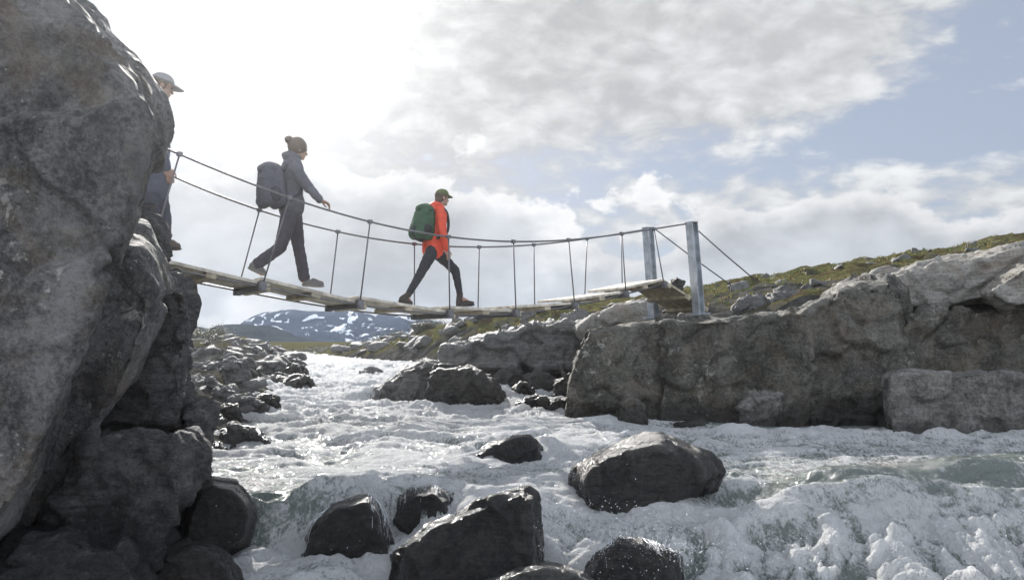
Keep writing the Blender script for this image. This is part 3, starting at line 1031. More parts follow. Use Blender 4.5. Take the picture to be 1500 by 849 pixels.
    stre = fbm(np.stack([XX, 0.22 * YY, 0 * XX], -1).reshape(-1, 3) / 0.055 + 3, 3, 0.6).reshape(sh)
    for (rk, lim, thr) in ((VEIL, -1.24, 0.0), (VEIL2, -1.16, -0.25), (FORE, -1.12, 0.05), (LOW, -1.08, 0.10), (SPL, -1.35, -0.05)):
        bv = rock_bvh(rk)
        co = get_co(rk.data)
        lo, hi = co.min(0), co.max(0)
        jj, ii = np.nonzero((XX > lo[0]) & (XX < hi[0]) & (YY > lo[1]) & (YY < hi[1]))
        for j, i in zip(jj, ii):
            hit = bv.ray_cast(Vector((XX[j, i], YY[j, i], 2.0)), Vector((0, 0, -1)))
            if hit[0] is None or hit[1].z < 0.55:
                continue
            zr = hit[0].z
            if zr < ZZ0[j, i] - 0.02 or zr > ZZ0[j, i] + 0.14:
                continue
            wgt = stre[j, i] - thr - 0.6 * max(0.0, (zr - lim)) / 0.1
            if rk is FORE:
                wgt += 0.9 * (-hit[1].x) - 0.1 - 0.8 * max(0.0, hit[1].x)
            z = zr + min(0.02, 0.06 * wgt) if wgt > 0 else zr - 0.03
            if z > ZZ0[j, i]:
                ZZ0[j, i] = z
                foam[j, i] = -0.25 + 0.9 * wgt
                film[j, i] = 1.0
    h = ZZ0 - base
    ZZ = base + h
    me = grid_mesh(XX, YY, ZZ)
    attr(me, 'foam', np.clip(foam, -1, 2))
    attr(me, 'film', film)
    me.name = 'river'
    m, t, out = new_mat('white_water')
    geo = t.n('ShaderNodeNewGeometry')
    pos = geo.outputs['Position']
    fa = t.n('ShaderNodeAttribute', attribute_name='foam').outputs['Fac']
    fl = t.map(pos, scale=(0.8, 1.0, 1.0))
    n1 = t.noise(fl, 5.0, 9, 0.68, 1.2)
    n2 = t.noise(t.map(pos, scale=(1, 0.6, 1)), 22, 7, 0.7, 0.8)
    lace = t.voro(t.vmath('ADD', pos, t.vmath('SCALE', pos)), 6, 'DISTANCE_TO_EDGE')
    n3 = t.noise(t.map(pos, scale=(0.55, 1.0, 1)), 48, 6, 0.72, 0.6)
    strand = t.noise(t.map(pos, rot=(0, 0, R(12)), scale=(1.9, 0.9, 1)), 6, 6, 0.62, 2.2)
    s2 = t.noise(t.map(pos, rot=(0, 0, R(-8)), scale=(1.5, 1.0, 1.2)), 11, 5, 0.6, 2.6)
    f = t.math('ADD', t.math('MULTIPLY', fa, 0.62), t.math('ADD', t.math('MULTIPLY', n1, 0.45), t.math('MULTIPLY', n2, 0.35)))
    f = t.math('ADD', f, t.math('MULTIPLY', t.math('SUBTRACT', n3, 0.5), 0.12))
    f = t.math('ADD', f, t.math('MULTIPLY', t.math('SUBTRACT', strand, 0.5), 1.0))
    f = t.math('ADD', f, t.math('MULTIPLY', t.math('SUBTRACT', s2, 0.5), 0.6))
    foamf = t.smooth(f, 0.58, 0.98)
    dens = t.smooth(t.math('ADD', t.math('MULTIPLY', s2, 0.5), t.math('ADD', t.math('MULTIPLY', n1, 0.25), t.math('MULTIPLY', n3, 0.25))), 0.40, 0.58)
    film = t.n('ShaderNodeAttribute', attribute_name='film').outputs['Fac']
    wat = t.n('ShaderNodeBsdfPrincipled')
    t.put(wat.inputs['Base Color'], (0.13, 0.15, 0.135))
    wat.inputs['Roughness'].default_value = 0.09
    wat.inputs['IOR'].default_value = 1.33
    fo = t.n('ShaderNodeBsdfPrincipled')
    fcol = t.mix(dens, (0.82, 0.84, 0.835), (0.985, 0.985, 0.98))
    t.l(fcol, fo.inputs['Base Color'])
    fo.inputs['Roughness'].default_value = 0.7
    fo.inputs['Specular IOR Level'].default_value = 0.2
    fo.inputs['Subsurface Weight'].default_value = 0.0
    fo.inputs['Subsurface Radius'].default_value = (0.9, 1.0, 1.0)
    fo.inputs['Subsurface Scale'].default_value = 0.02
    fo.inputs['IOR'].default_value = 1.33
    tr = t.n('ShaderNodeBsdfTranslucent')
    t.l(fcol, tr.inputs[0])
    fm = t.n('ShaderNodeMixShader')
    fm.inputs[0].default_value = 0.5
    t.l(fo.outputs[0], fm.inputs[1])
    t.l(tr.outputs[0], fm.inputs[2])
    mx = t.n('ShaderNodeMixShader')
    t.l(foamf, mx.inputs[0])
    t.l(wat.outputs[0], mx.inputs[1])
    t.l(fm.outputs[0], mx.inputs[2])
    clear = t.n('ShaderNodeBsdfTransparent')
    cm = t.n('ShaderNodeMixShader')
    t.l(t.math('MULTIPLY', film, t.math('MULTIPLY', t.math('SUBTRACT', 1.0, foamf), 0.85)), cm.inputs[0])
    t.l(mx.outputs[0], cm.inputs[1])
    t.l(clear.outputs[0], cm.inputs[2])
    t.l(cm.outputs[0], out.inputs[0])
    bp = t.n('ShaderNodeBump')
    bp.inputs['Strength'].default_value = 0.7
    bp.inputs['Distance'].default_value = 0.05
    hh = t.math('ADD', t.math('ADD', t.math('MULTIPLY', n1, 0.5), t.math('MULTIPLY', n2, 0.5)), t.math('ADD', t.math('MULTIPLY', n3, 0.4), t.math('MULTIPLY', s2, 0.6)))
    t.l(hh, bp.inputs['Height'])
    bp2 = t.n('ShaderNodeBump')
    bp2.inputs['Strength'].default_value = 0.9
    bp2.inputs['Distance'].default_value = 0.06
    t.l(hh, bp2.inputs['Height'])
    t.l(bp.outputs[0], wat.inputs['Normal'])
    t.l(bp2.outputs[0], fo.inputs['Normal'])
    t.l(bp2.outputs[0], tr.inputs['Normal'])
    o = link('river', me, m)
    setp(o, 'white glacial river rushing between rocks', kind='structure')
    return o


RIVER = build_river()

# ------------------------------------------------------------------ bridge
ND = np.array([-2.68, 8.4, 0])
D3 = np.array([0.812, 0.584, 0]) / np.hypot(0.812, 0.584)
N3 = np.array([-D3[1], D3[0], 0])
WID = 0.98


def onp(px, py, side=0.0):
    """point of a pixel ray on the vertical plane along the bridge, side metres towards its far rail"""
    r = ray(px, py)
    k = (ND @ N3 + side) / (r @ N3)
    return r * k


def sz(p):
    return float((p - ND) @ D3), float(p[2])


def BP(s, side, z):
    return ND + D3 * s + N3 * side + np.array([0, 0, z])


def fit(pts, side, deg=4):
    a = np.array([sz(onp(px, py, side)) for px, py in pts])
    return np.polyfit(a[:, 0], a[:, 1], deg), a


near_rail, near_a = fit([(250, 220), (330, 254), (424, 290), (480, 306), (542, 325), (600, 338), (657, 347), (752, 353), (833, 351), (911, 343), (957, 335), (1012, 327)], 0.0, 4)
far_rail, far_a = fit([(250, 258), (315, 282), (380, 308), (440, 325), (495, 341), (550, 350), (607, 357), (702, 361), (782, 358), (860, 350), (915, 341), (950, 335)], WID, 4)
deck_pts = [(250, 384), (384, 407), (527, 437), (659, 455), (756, 449), (842, 437), (917, 428), (973, 409)]
deck_fit, deck_a = fit(deck_pts, 0.0, 4)
s_post = sz(onp(1016, 400, -0.06))[0]
s_far = sz(onp(955, 400, WID + 0.06))[0]
S0 = -2.6


def zdeck(s):
    return float(np.polyval(deck_fit, s)) if s > deck_a[0, 0] else float(np.polyval(deck_fit, deck_a[0, 0]) + (deck_a[0, 0] - s) * 0.10)


def zrail(s, far=False):
    c, a = (far_rail, far_a) if far else (near_rail, near_a)
    lo = a[0, 0]
    return float(np.polyval(c, s)) if s > lo else float(np.polyval(c, lo) + (lo - s) * 0.22)


M_WOOD = simple('weathered_planks', (0.50, 0.46, 0.385), 0.8, var=0.35, scale=9, bump=0.4, bscale=30, stretch=(1, 1, 1))
M_WOOD2 = simple('weathered_batten', (0.40, 0.35, 0.26), 0.8, var=0.3, scale=12, bump=0.4, bscale=40)
M_GALV = simple('galvanised_steel', (0.42, 0.45, 0.48), 0.45, metal=0.75, var=0.25, scale=7, bump=0.1, bscale=40)
M_CABLE = simple('steel_cable', (0.16, 0.16, 0.165), 0.5, metal=0.7, var=0.2, scale=40, bump=0.2, bscale=200)

BR = empty('suspension_bridge', (float(BP(3.4, WID / 2, 0)[0]), float(BP(3.4, WID / 2, 0)[1]), zdeck(3.4)))
setp(BR, 'narrow wooden plank suspension bridge with steel cable rails across the river', 'footbridge')


def bpart(name, me, mat):
    return link(name, me, mat, BR)


def build_bridge():
    # handrail cables and stays
    for far in (False, True):
        side = WID if far else 0.0
        send = s_far if far else s_post
        ss = np.linspace(S0, send, 70)
        pts = [BP(s, side, zrail(s, far)) for s in ss]
        bpart('handrail_cable', tube_mesh(pts, 0.013, 8), M_CABLE)
        top = BP(send, side, zrail(send, far))
        anch = onp(1104, 408, 0.0) if not far else onp(1066, 414, WID)
        anch = anch + (anch - top) * 0.06
        bpart('stay_cable', tube_mesh([top, top * 0.5 + anch * 0.5 - np.array([0, 0, 0.015]), anch], 0.012, 8), M_CABLE)
        # deck carrying cable under the planks
        ss = np.linspace(S0, sz(onp(973, 409, 0))[0], 50)
        bpart('deck_cable', tube_mesh([BP(s, 0.06 if not far else WID - 0.06, zdeck(s) - 0.075) for s in ss], 0.012, 8), M_CABLE)
    # hangers: square to the deck
    stops = []
    tops_n = [(424, 290, 384, 407), (542, 325, 527, 437), (657, 347, 659, 455), (752, 353, 756, 449), (833, 351, 842, 437), (911, 343, 917, 429), (958, 335, 973, 409)]
    tops_f = [(380, 308), (495, 341), (607, 357), (702, 361), (782, 358), (860, 350), (910, 342)]
    for (a, b, c, d) in tops_n:
        st = sz(onp(a, b))[0]
        sb = sz(onp(c, d))[0]
        stops.append(sb)
    gaps = stops[1] - stops[0]
    stops = [stops[0] - 2 * gaps, stops[0] - gaps] + stops
    lean = [0.30, 0.28] + [sz(onp(a, b))[0] - sz(onp(c, d))[0] for a, b, c, d in tops_n]
    ftops = [sz(onp(a, b, WID))[0] for a, b in tops_f]
    ftops = [ftops[0] - 2 * gaps, ftops[0] - gaps] + ftops
    for k, s in enumerate(stops):
        zb = zdeck(s)
        st = s + lean[k]
        p0, p1 = BP(s, 0.0, zb - 0.09), BP(st, 0.0, zrail(st))
        h = bpart('hanger', tube_mesh([p0, p1], 0.0095, 8), M_CABLE)
        V, F = box_geo(p1, D3, N3, (0, 0, 1), 0.03, 0.022, 0.024, [], [])
        cl = link('clamp', bevelled(poly_mesh(V, F), 0.005), M_CABLE, h)
        sf = ftops[k]
        sfb = s
        q0, q1 = BP(sfb, WID, zb - 0.09), BP(sf, WID, zrail(sf, True))
        h = bpart('hanger', tube_mesh([q0, q1], 0.0095, 8), M_CABLE)
        V, F = box_geo(q1, D3, N3, (0, 0, 1), 0.03, 0.022, 0.024, [], [])
        link('clamp', bevelled(poly_mesh(V, F), 0.005), M_CABLE, h)
        # steel crossbar with end shoes
        V, F = box_geo(BP(s, WID / 2, zb - 0.10), D3, N3, (0, 0, 1), 0.03, WID / 2 + 0.05, 0.022, [], [])
        cb = bpart('crossbar', bevelled(poly_mesh(V, F), 0.004), M_CABLE)
        for sd_ in (0.0, WID):
            V, F = box_geo(BP(s, sd_, zb - 0.075), D3, N3, (0, 0, 1), 0.045, 0.035, 0.055, [], [])
            link('end_shoe', bevelled(poly_mesh(V, F), 0.006), M_CABLE, cb)
    # deck panels: four long planks on cross battens, each panel lapping its neighbour
    edges = [S0 - 0.2] + stops
    for k in range(len(edges) - 1):
        a, b = edges[k], edges[k + 1]
        za, zb = zdeck(a) + 0.018, zdeck(b) - 0.040
        if k == len(edges) - 2:
            zb = zdeck(b)
        a2, b2 = a + 0.01, b + (0.10 if k < len(edges) - 2 else 0.06)
        slope = (zb - za) / (b - a)
        dirp = D3 + np.array([0, 0, slope])
        dirp /= np.linalg.norm(dirp)
        upv = np.cross(dirp, N3)
        upv = upv if upv[2] > 0 else -upv
        mid = (a2 + b2) / 2
        zc = za + slope * (mid - a)
        hl = (b2 - a2) / 2 * math.hypot(1, slope)
        V, F = [], []
        npl = 5
        pw = (WID - 0.10) / npl
        rr = random.Random(k)
        for i in range(npl):
            c = BP(mid + rr.uniform(-0.012, 0.012), 0.05 + pw * (i + 0.5), zc + rr.uniform(-0.003, 0.003))
            box_geo(c, dirp, N3, upv, hl, pw / 2 - 0.008, 0.019, V, F)
        pn = bpart('deck_panel', bevelled(poly_mesh(V, F), 0.004, 1), M_WOOD)
        L = b2 - a2
        for fr in (0.5, 0.965):
            ssp = a2 + L * fr
            V, F = box_geo(BP(ssp, WID / 2, za + slope * (ssp - a) - 0.047), dirp, N3, upv, 0.055, WID / 2 - 0.03, 0.026, [], [])
            link('batten', bevelled(poly_mesh(V, F), 0.005), M_WOOD2, pn)
    # ramp down to the rock
    a = stops[-1] + 0.06
    za = zdeck(stops[-1])
    pe = onp(1042, 452, 0.0)
    b, zb = sz(pe)
    slope = (zb - za) / (b - a)
    dirp = D3 + np.array([0, 0, slope])
    ln = np.linalg.norm(dirp)
    dirp /= ln
    upv = np.cross(dirp, N3)
    upv = upv if upv[2] > 0 else -upv
    V, F = [], []
    pw = (WID - 0.10) / 5
    for i in range(5):
        box_geo(BP((a + b) / 2, 0.05 + pw * (i + 0.5), (za + zb) / 2), dirp, N3, upv, (b - a) / 2 * ln, pw / 2 - 0.008, 0.019, V, F)
    rp = bpart('ramp', bevelled(poly_mesh(V, F), 0.004, 1), M_WOOD2)
    for fr in (0.08, 0.5, 0.92):
        s_ = a + (b - a) * fr
        V, F = box_geo(BP(s_, WID / 2, za + slope * (s_ - a) - 0.05), dirp, N3, upv, 0.05, WID / 2 - 0.03, 0.03, [], [])
        link('batten', bevelled(poly_mesh(V, F), 0.005), M_WOOD2, rp)

    # H-section steel posts
    def hpost(px_t, py_t, px_b, py_b, side):
        p1, p0 = onp(px_t, py_t, side), onp(px_b, py_b, side)
        p0 = p0 + (p0 - p1) * 0.12
        ax = (p1 - p0)
        Ln = np.linalg.norm(ax)
        ax /= Ln
        ux = D3 - ax * (D3 @ ax)
        ux /= np.linalg.norm(ux)
        uy = np.cross(ax, ux)
        c = (p0 + p1) / 2
        V, F = [], []
        w, tf = 0.075, 0.007
        ux, uy = uy, -ux
        box_geo(c + uy * 0.068, ux, uy, ax, w, tf, Ln / 2, V, F)
        box_geo(c - uy * 0.068, ux, uy, ax, w, tf, Ln / 2, V, F)
        box_geo(c, ux, uy, ax, 0.006, 0.061, Ln / 2 - 0.002, V, F)
        po = bpart('post', bevelled(poly_mesh(V, F), 0.002, 1), M_GALV)
        V, F = box_geo(p1 + ax * 0.009, ux, uy, ax, w + 0.006, 0.082, 0.008, [], [])
        link('post_cap', bevelled(poly_mesh(V, F), 0.003), M_GALV, po)
        V, F = box_geo(onp(px_b, py_b, side) + np.array([0, 0, 0.01]), ux, uy, (0, 0, 1), 0.14, 0.14, 0.012, [], [])
        link('base_plate', bevelled(poly_mesh(V, F), 0.003), M_GALV, po)
    hpost(1013, 326, 1024, 461, -0.06)
    hpost(949, 334, 958, 465, WID + 0.05)
    # hidden left pair behind the boulder
    for side in (-0.06, WID + 0.06):
        z1 = zrail(S0, side > 0.5) + 0.05
        z0 = zdeck(S0) - 0.6
        V, F = [], []
        c = BP(S0, side, (z0 + z1) / 2)
        hl = (z1 - z0) / 2
        box_geo(c + N3 * 0.068, D3, N3, (0, 0, 1), 0.075, 0.007, hl, V, F)
        box_geo(c - N3 * 0.068, D3, N3, (0, 0, 1), 0.075, 0.007, hl, V, F)
        box_geo(c, D3, N3, (0, 0, 1), 0.006, 0.061, hl - 0.002, V, F)
        bpart('post', bevelled(poly_mesh(V, F), 0.002, 1), M_GALV)


build_bridge()


# ------------------------------------------------------------------ people
def capsule(V, F, p0, r0, p1, r1, seg=12):
    p0, p1 = np.asarray(p0, float), np.asarray(p1, float)
    d = p1 - p0
    L = np.linalg.norm(d)
    d = d / max(L, 1e-6)
    pts, rad = [], []
    for a in (-88, -60, -30, 0):
        pts.append(p0 + d * r0 * math.sin(R(a)))
        rad.append(r0 * math.cos(R(a)))
    for a in (0, 30, 60, 88):
        pts.append(p1 + d * r1 * math.sin(R(a)))
        rad.append(r1 * math.cos(R(a)))
    tube_geo(pts, rad, seg, V, F)


def ellipsoid(V, F, c, ax, r, nu=16, nv=10):
    """ax: three axis vectors, r: three radii"""
    b = len(V)
    c = np.asarray(c, float)
    ax = [np.asarray(a, float) for a in ax]
    for j in range(nv + 1):
        th = math.pi * (j + 0.02) / (nv + 0.04)
        for i in range(nu):
            ph = 2 * math.pi * i / nu
            V.append(c + ax[0] * r[0] * math.sin(th) * math.cos(ph) + ax[1] * r[1] * math.sin(th) * math.sin(ph) + ax[2] * r[2] * math.cos(th))
    for j in range(nv):
        for i in range(nu):
            a = b + j * nu + i
            a2 = b + j * nu + (i + 1) % nu
            F.append((a, a + nu, a2 + nu, a2))
    F.append(tuple(b + i for i in range(nu)))
    F.append(tuple(b + nv * nu + i for i in reversed(range(nu))))


def body_mesh(V, F, voxel, sm, wrinkle=0.0, wsc=0.06, seed=0, stretch=(1, 1, 1)):
    me = poly_mesh(V, F)
    bm = bmesh.new()
    bm.from_mesh(me)
    bmesh.ops.recalc_face_normals(bm, faces=bm.faces)
    bm.to_mesh(me)
    bm.free()
    me = remeshed(me, voxel, sm, 0.5)
    if wrinkle:
        co, no = get_co(me), get_no(me)
        q = co * np.array(stretch)
        n = fbm(q / wsc + seed * 13.7, 3, 0.5, True)
        set_co(me, co + no * (wrinkle * (n - 0.3))[:, None])
    smooth_shade(me)
    return me


def unit(v):
    v = np.asarray(v, float)
    return v / np.linalg.norm(v)


UPZ = np.array([0, 0, 1.0])


def hand(V, F, wrist, fdir, wdir, k=1.0, curl=0.5, thumb=1):
    """palm, four unequal bent fingers and a thumb; fdir along the hand, wdir across the knuckles towards the little finger"""
    f = unit(fdir)
    w = unit(np.asarray(wdir) - f * (np.asarray(wdir) @ f))
    n = np.cross(f, w) * thumb
    pc = wrist + f * 0.048 * k
    ellipsoid(V, F, pc, (f, w, n), (0.052 * k, 0.042 * k, 0.017 * k))
    for i, ln in enumerate((0.070, 0.078, 0.073, 0.058)):
        b = wrist + f * 0.088 * k + w * (-0.030 + 0.020 * i) * k
        d = f
        p = b
        r = 0.0088 * k
        for j, fr in enumerate((0.45, 0.32, 0.23)):
            a = curl * (0.45 + 0.45 * j)
            d = unit(f * math.cos(a) + n * math.sin(a))
            p2 = p + d * ln * fr * k
            capsule(V, F, p, r, p2, r * 0.92, 8)
            p, r = p2, r * 0.92
    b = wrist + f * 0.03 * k - w * 0.032 * k
    d1 = unit(f * 0.75 - w * 0.62 + n * 0.35)
    p1 = b + d1 * 0.045 * k
    capsule(V, F, b, 0.0115 * k, p1, 0.010 * k, 8)
    capsule(V, F, p1, 0.010 * k, p1 + unit(f * 0.95 - w * 0.2 + n * 0.3) * 0.035 * k, 0.0088 * k, 8)


M_SKIN = simple('skin', (0.33, 0.20, 0.145), 0.55, var=0.06, scale=30, bump=0.02)
M_EYE = simple('eye', (0.05, 0.04, 0.035), 0.2, var=0.05, bump=0)


def person(J, label, k, mats, hat, hair, seed, jacket_hem=0.12, wide=1.0):
    """J: joints in metres. Facing D3, left towards +N3"""
    fw, lf = D3, N3
    root = empty('person', tuple(J['base']))
    setp(root, label, 'person')
    hc = J['head']
    hf = unit(J.get('face', fw))
    hu = unit(J.get('crown', UPZ))
    hl = np.cross(hu, hf)
    hu = np.cross(hf, hl)
    # ---- body
    V, F = [], []
    ellipsoid(V, F, hc + hu * 0.025 * k, (hf, hl, hu), (0.095 * k, 0.076 * k, 0.098 * k))
    ellipsoid(V, F, hc + hf * 0.022 * k - hu * 0.050 * k, (hf, hl, hu), (0.068 * k, 0.058 * k, 0.068 * k))
    ellipsoid(V, F, hc + hf * 0.060 * k - hu * 0.095 * k, (hf, hl, hu), (0.026 * k, 0.028 * k, 0.020 * k))
    capsule(V, F, hc + hf * 0.086 * k + hu * 0.002 * k, 0.009 * k, hc + hf * 0.106 * k - hu * 0.034 * k, 0.015 * k, 8)
    ellipsoid(V, F, hc + hf * 0.086 * k - hu * 0.066 * k, (hf, hl, hu), (0.010 * k, 0.025 * k, 0.010 * k))
    ellipsoid(V, F, hc + hf * 0.085 * k + hu * 0.022 * k, (hf, hl, hu), (0.014 * k, 0.052 * k, 0.011 * k))
    for sgn in (-1, 1):
        ellipsoid(V, F, hc + hl * sgn * 0.077 * k - hu * 0.012 * k - hf * 0.010 * k, (hf, hl, hu), (0.022 * k, 0.010 * k, 0.033 * k))
    capsule(V, F, hc - hu * 0.06 * k - hf * 0.015 * k, 0.056 * k, J['neck'], 0.062 * k)
    ch = J['neck'] * 0.62 + J['hip'] * 0.38
    tu = unit(J['neck'] - J['hip'])
    ellipsoid(V, F, ch, (fw, lf, tu), (0.095 * k, 0.145 * k, 0.24 * k))
    ellipsoid(V, F, J['hip'], (fw, lf, tu), (0.09 * k, 0.14 * k, 0.13 * k))
    for s in ('R', 'L'):
        sh, el, wr = J['sh' + s], J['el' + s], J['wr' + s]
        capsule(V, F, sh, 0.046 * k, el, 0.037 * k)
        capsule(V, F, el, 0.037 * k, wr, 0.026 * k)
        hp, kn, an = J['hp' + s], J['kn' + s], J['an' + s]
        capsule(V, F, hp, 0.070 * k, kn, 0.048 * k)
        capsule(V, F, kn, 0.048 * k, an, 0.036 * k)
        toe = J['toe' + s]
        capsule(V, F, an - UPZ * 0.03 * k, 0.036 * k, an * 0.3 + toe * 0.7, 0.03 * k)
        hd = J.get('hd' + s, wr - el)
        hand(V, F, wr, hd, J.get('hw' + s, -fw), k, J.get('curl', 0.6), thumb=1 if s == 'R' else -1)
    link('body', body_mesh(V, F, 0.0065, 2), M_SKIN, root)
    # eyes
    for sgn in (-1, 1):
        V, F = [], []
        ellipsoid(V, F, hc + hf * 0.083 * k + hl * sgn * 0.031 * k + hu * 0.002 * k, (hf, hl, hu), (0.013 * k, 0.014 * k, 0.010 * k), 10, 6)
        link('eye', body_mesh(V, F, 0.004, 0), M_EYE, root)
    # ---- jacket
    V, F = [], []
    ellipsoid(V, F, J['neck'] * 0.70 + J['hip'] * 0.30, (unit(np.cross(lf, tu)), lf, tu), (0.128 * k * wide, 0.195 * k, 0.235 * k))
    ellipsoid(V, F, J['neck'] * 0.38 + J['hip'] * 0.62, (unit(np.cross(lf, tu)), lf, tu), (0.125 * k * wide, 0.175 * k, 0.22 * k))
    hem = J['hip'] - tu * jacket_hem * k
    capsule(V, F, J['hip'] + tu * 0.05 * k + lf * 0.06 * k, 0.130 * k * wide, hem + lf * 0.07 * k, 0.118 * k * wide)
    capsule(V, F, J['hip'] + tu * 0.05 * k - lf * 0.06 * k, 0.130 * k * wide, hem - lf * 0.07 * k, 0.118 * k * wide)
    capsule(V, F, J['neck'] - tu * 0.06 * k, 0.085 * k, J['neck'] + tu * 0.025 * k, 0.074 * k)
    for s in ('R', 'L'):
        sh, el, wr = J['sh' + s], J['el' + s], J['wr' + s]
        capsule(V, F, J['neck'] - tu * 0.07 * k, 0.075 * k, sh, 0.072 * k)
        capsule(V, F, sh, 0.076 * k, el, 0.058 * k)
        capsule(V, F, el, 0.058 * k, wr + (el - wr) * 0.04, 0.044 * k)
    if hair.get('hood'):
        b = J['neck'] - fw * 0.07 * k + tu * 0.035 * k
        ellipsoid(V, F, b, (fw, lf, tu), (0.075 * k, 0.12 * k, 0.060 * k))
        ellipsoid(V, F, b - fw * 0.03 * k - tu * 0.04 * k, (fw, lf, tu), (0.065 * k, 0.10 * k, 0.07 * k))
    jk = link('jacket', body_mesh(V, F, 0.011, 4, 0.010, 0.11, seed, (1, 1, 1.6)), mats['jacket'], root)
    if hair.get('scarf'):
        V, F = [], []
        ellipsoid(V, F, J['neck'] + tu * 0.035 * k, (fw, lf, tu), (0.105 * k, 0.105 * k, 0.055 * k))
        ellipsoid(V, F, J['neck'] + tu * 0.06 * k - fw * 0.03 * k, (fw, lf, tu), (0.09 * k, 0.09 * k, 0.05 * k))
        link('scarf', body_mesh(V, F, 0.011, 3, 0.012, 0.06, seed + 3), mats['jacket'], root)
    # ---- trousers
    V, F = [], []
    ellipsoid(V, F, J['hip'], (fw, lf, UPZ), (0.118 * k, 0.165 * k, 0.14 * k))
    for s in ('R', 'L'):
        hp, kn, an = J['hp' + s], J['kn' + s], J['an' + s]
        capsule(V, F, hp, 0.098 * k, kn, 0.068 * k)
        capsule(V, F, kn, 0.068 * k, an + (kn - an) * 0.06, mats.get('cuff', 0.055) * k)
    link('trousers', body_mesh(V, F, 0.011, 3, 0.010, 0.10, seed + 1, (1, 1, 1.3)), mats['trousers'], root)
    # ---- boots
    for s in ('R', 'L'):
        an, toe, heel = J['an' + s], J['toe' + s], J['heel' + s]
        fd = unit(toe - heel)
        nrm = unit(an - heel - fd * ((an - heel) @ fd))
        V, F = [], []
        sole0, sole1 = heel + nrm * 0.045 * k + fd * 0.05 * k, toe + nrm * 0.040 * k - fd * 0.05 * k
        capsule(V, F, sole0, 0.045 * k, sole1, 0.042 * k)
        capsule(V, F, (sole0 + sole1) / 2 + nrm * 0.02 * k, 0.045 * k, sole1, 0.036 * k)
        capsule(V, F, sole0 + nrm * 0.015 * k, 0.046 * k, an + (J['kn' + s] - an) * 0.05, 0.050 * k)
        bt = link('boot', body_mesh(V, F, 0.008, 2, 0.003, 0.03, seed + 2), mats['boots'], root)
        V, F = [], []
        side = np.cross(fd, nrm)
        c0 = (heel + toe) / 2 + nrm * 0.014 * k
        ellipsoid(V, F, heel + fd * 0.055 * k + nrm * 0.016 * k, (fd, side, nrm), (0.058 * k, 0.043 * k, 0.020 * k))
        ellipsoid(V, F, toe - fd * 0.085 * k + nrm * 0.016 * k, (fd, side, nrm), (0.090 * k, 0.050 * k, 0.020 * k))
        ellipsoid(V, F, c0, (fd, side, nrm), (0.09 * k, 0.040 * k, 0.018 * k))
        link('sole', body_mesh(V, F, 0.007, 1), mats['sole'], bt)
    # ---- hair and hat
    V, F = [], []
    ellipsoid(V, F, hc + hu * 0.032 * k - hf * 0.018 * k, (hf, hl, hu), (0.098 * k * hair.get('vol', 1), 0.086 * k * hair.get('vol', 1), 0.100 * k * hair.get('vol', 1)))
    ellipsoid(V, F, hc - hu * 0.035 * k - hf * 0.055 * k, (hf, hl, hu), (0.055 * k, 0.070 * k, 0.070 * k))
    if hair.get('bun'):
        ellipsoid(V, F, hc + hu * 0.085 * k - hf * 0.125 * k, (hf, hl, hu), (0.048 * k, 0.050 * k, 0.046 * k))
        ellipsoid(V, F, hc + hu * 0.065 * k - hf * 0.085 * k, (hf, hl, hu), (0.03 * k, 0.03 * k, 0.03 * k))
    link('hair', body_mesh(V, F, 0.008, 2, 0.006, 0.025, seed + 5), mats['hair'], root)
    if hat:
        V, F = [], []
        N = 20
        ring = []
        for j in range(7):
            th = R(90) * j / 6
            for i in range(N):
                ph = 2 * math.pi * i / N
                V.append(hc + hu * (0.040 + 0.098 * math.sin(th)) * k + (hf * (0.112 * math.cos(ph)) + hl * 0.092 * math.sin(ph)) * (max(math.cos(th), 0.02) ** 0.75) * k)
        for j in range(6):
            for i in range(N):
                a, b_ = j * N + i, j * N + (i + 1) % N
                F.append((a, b_, b_ + N, a + N))
        F.append(tuple(6 * N + i for i in range(N)))
        me = poly_mesh(V, F)
        bm = bmesh.new()
        bm.from_mesh(me)
        bmesh.ops.solidify(bm, geom=bm.faces[:], thickness=0.006)
        bm.to_mesh(me)
        bm.free()
        smooth_shade(me)
        cp_ = link('cap', me, mats['hat'], root)
        V, F = [], []
        M = 9
        for r_i, (e0, drop) in enumerate(((0.0, 0.0), (0.5, -0.006), (1.0, -0.020))):
            for i in range(M):
                a = R(-62 + 124 * i / (M - 1))
                base_ = hf * 0.110 * math.cos(a) + hl * 0.092 * math.sin(a)
                ext = hf * hat.get('bill', 0.085) * math.cos(a * 1.1) * e0
                V.append(hc + hu * (0.042 + drop - 0.010 * abs(math.sin(a)) * e0) * k + (base_ + ext) * k)
        for r_i in range(2):
            for i in range(M - 1):
                a = r_i * M + i
                F.append((a, a + 1, a + 1 + M, a + M))
        me = poly_mesh(V, F)
        bm = bmesh.new()
        bm.from_mesh(me)
        bmesh.ops.solidify(bm, geom=bm.faces[:], thickness=0.007)
        bm.to_mesh(me)
        bm.free()
        smooth_shade(me)
        link('bill', me, mats['hat'], cp_)
    return root, jk


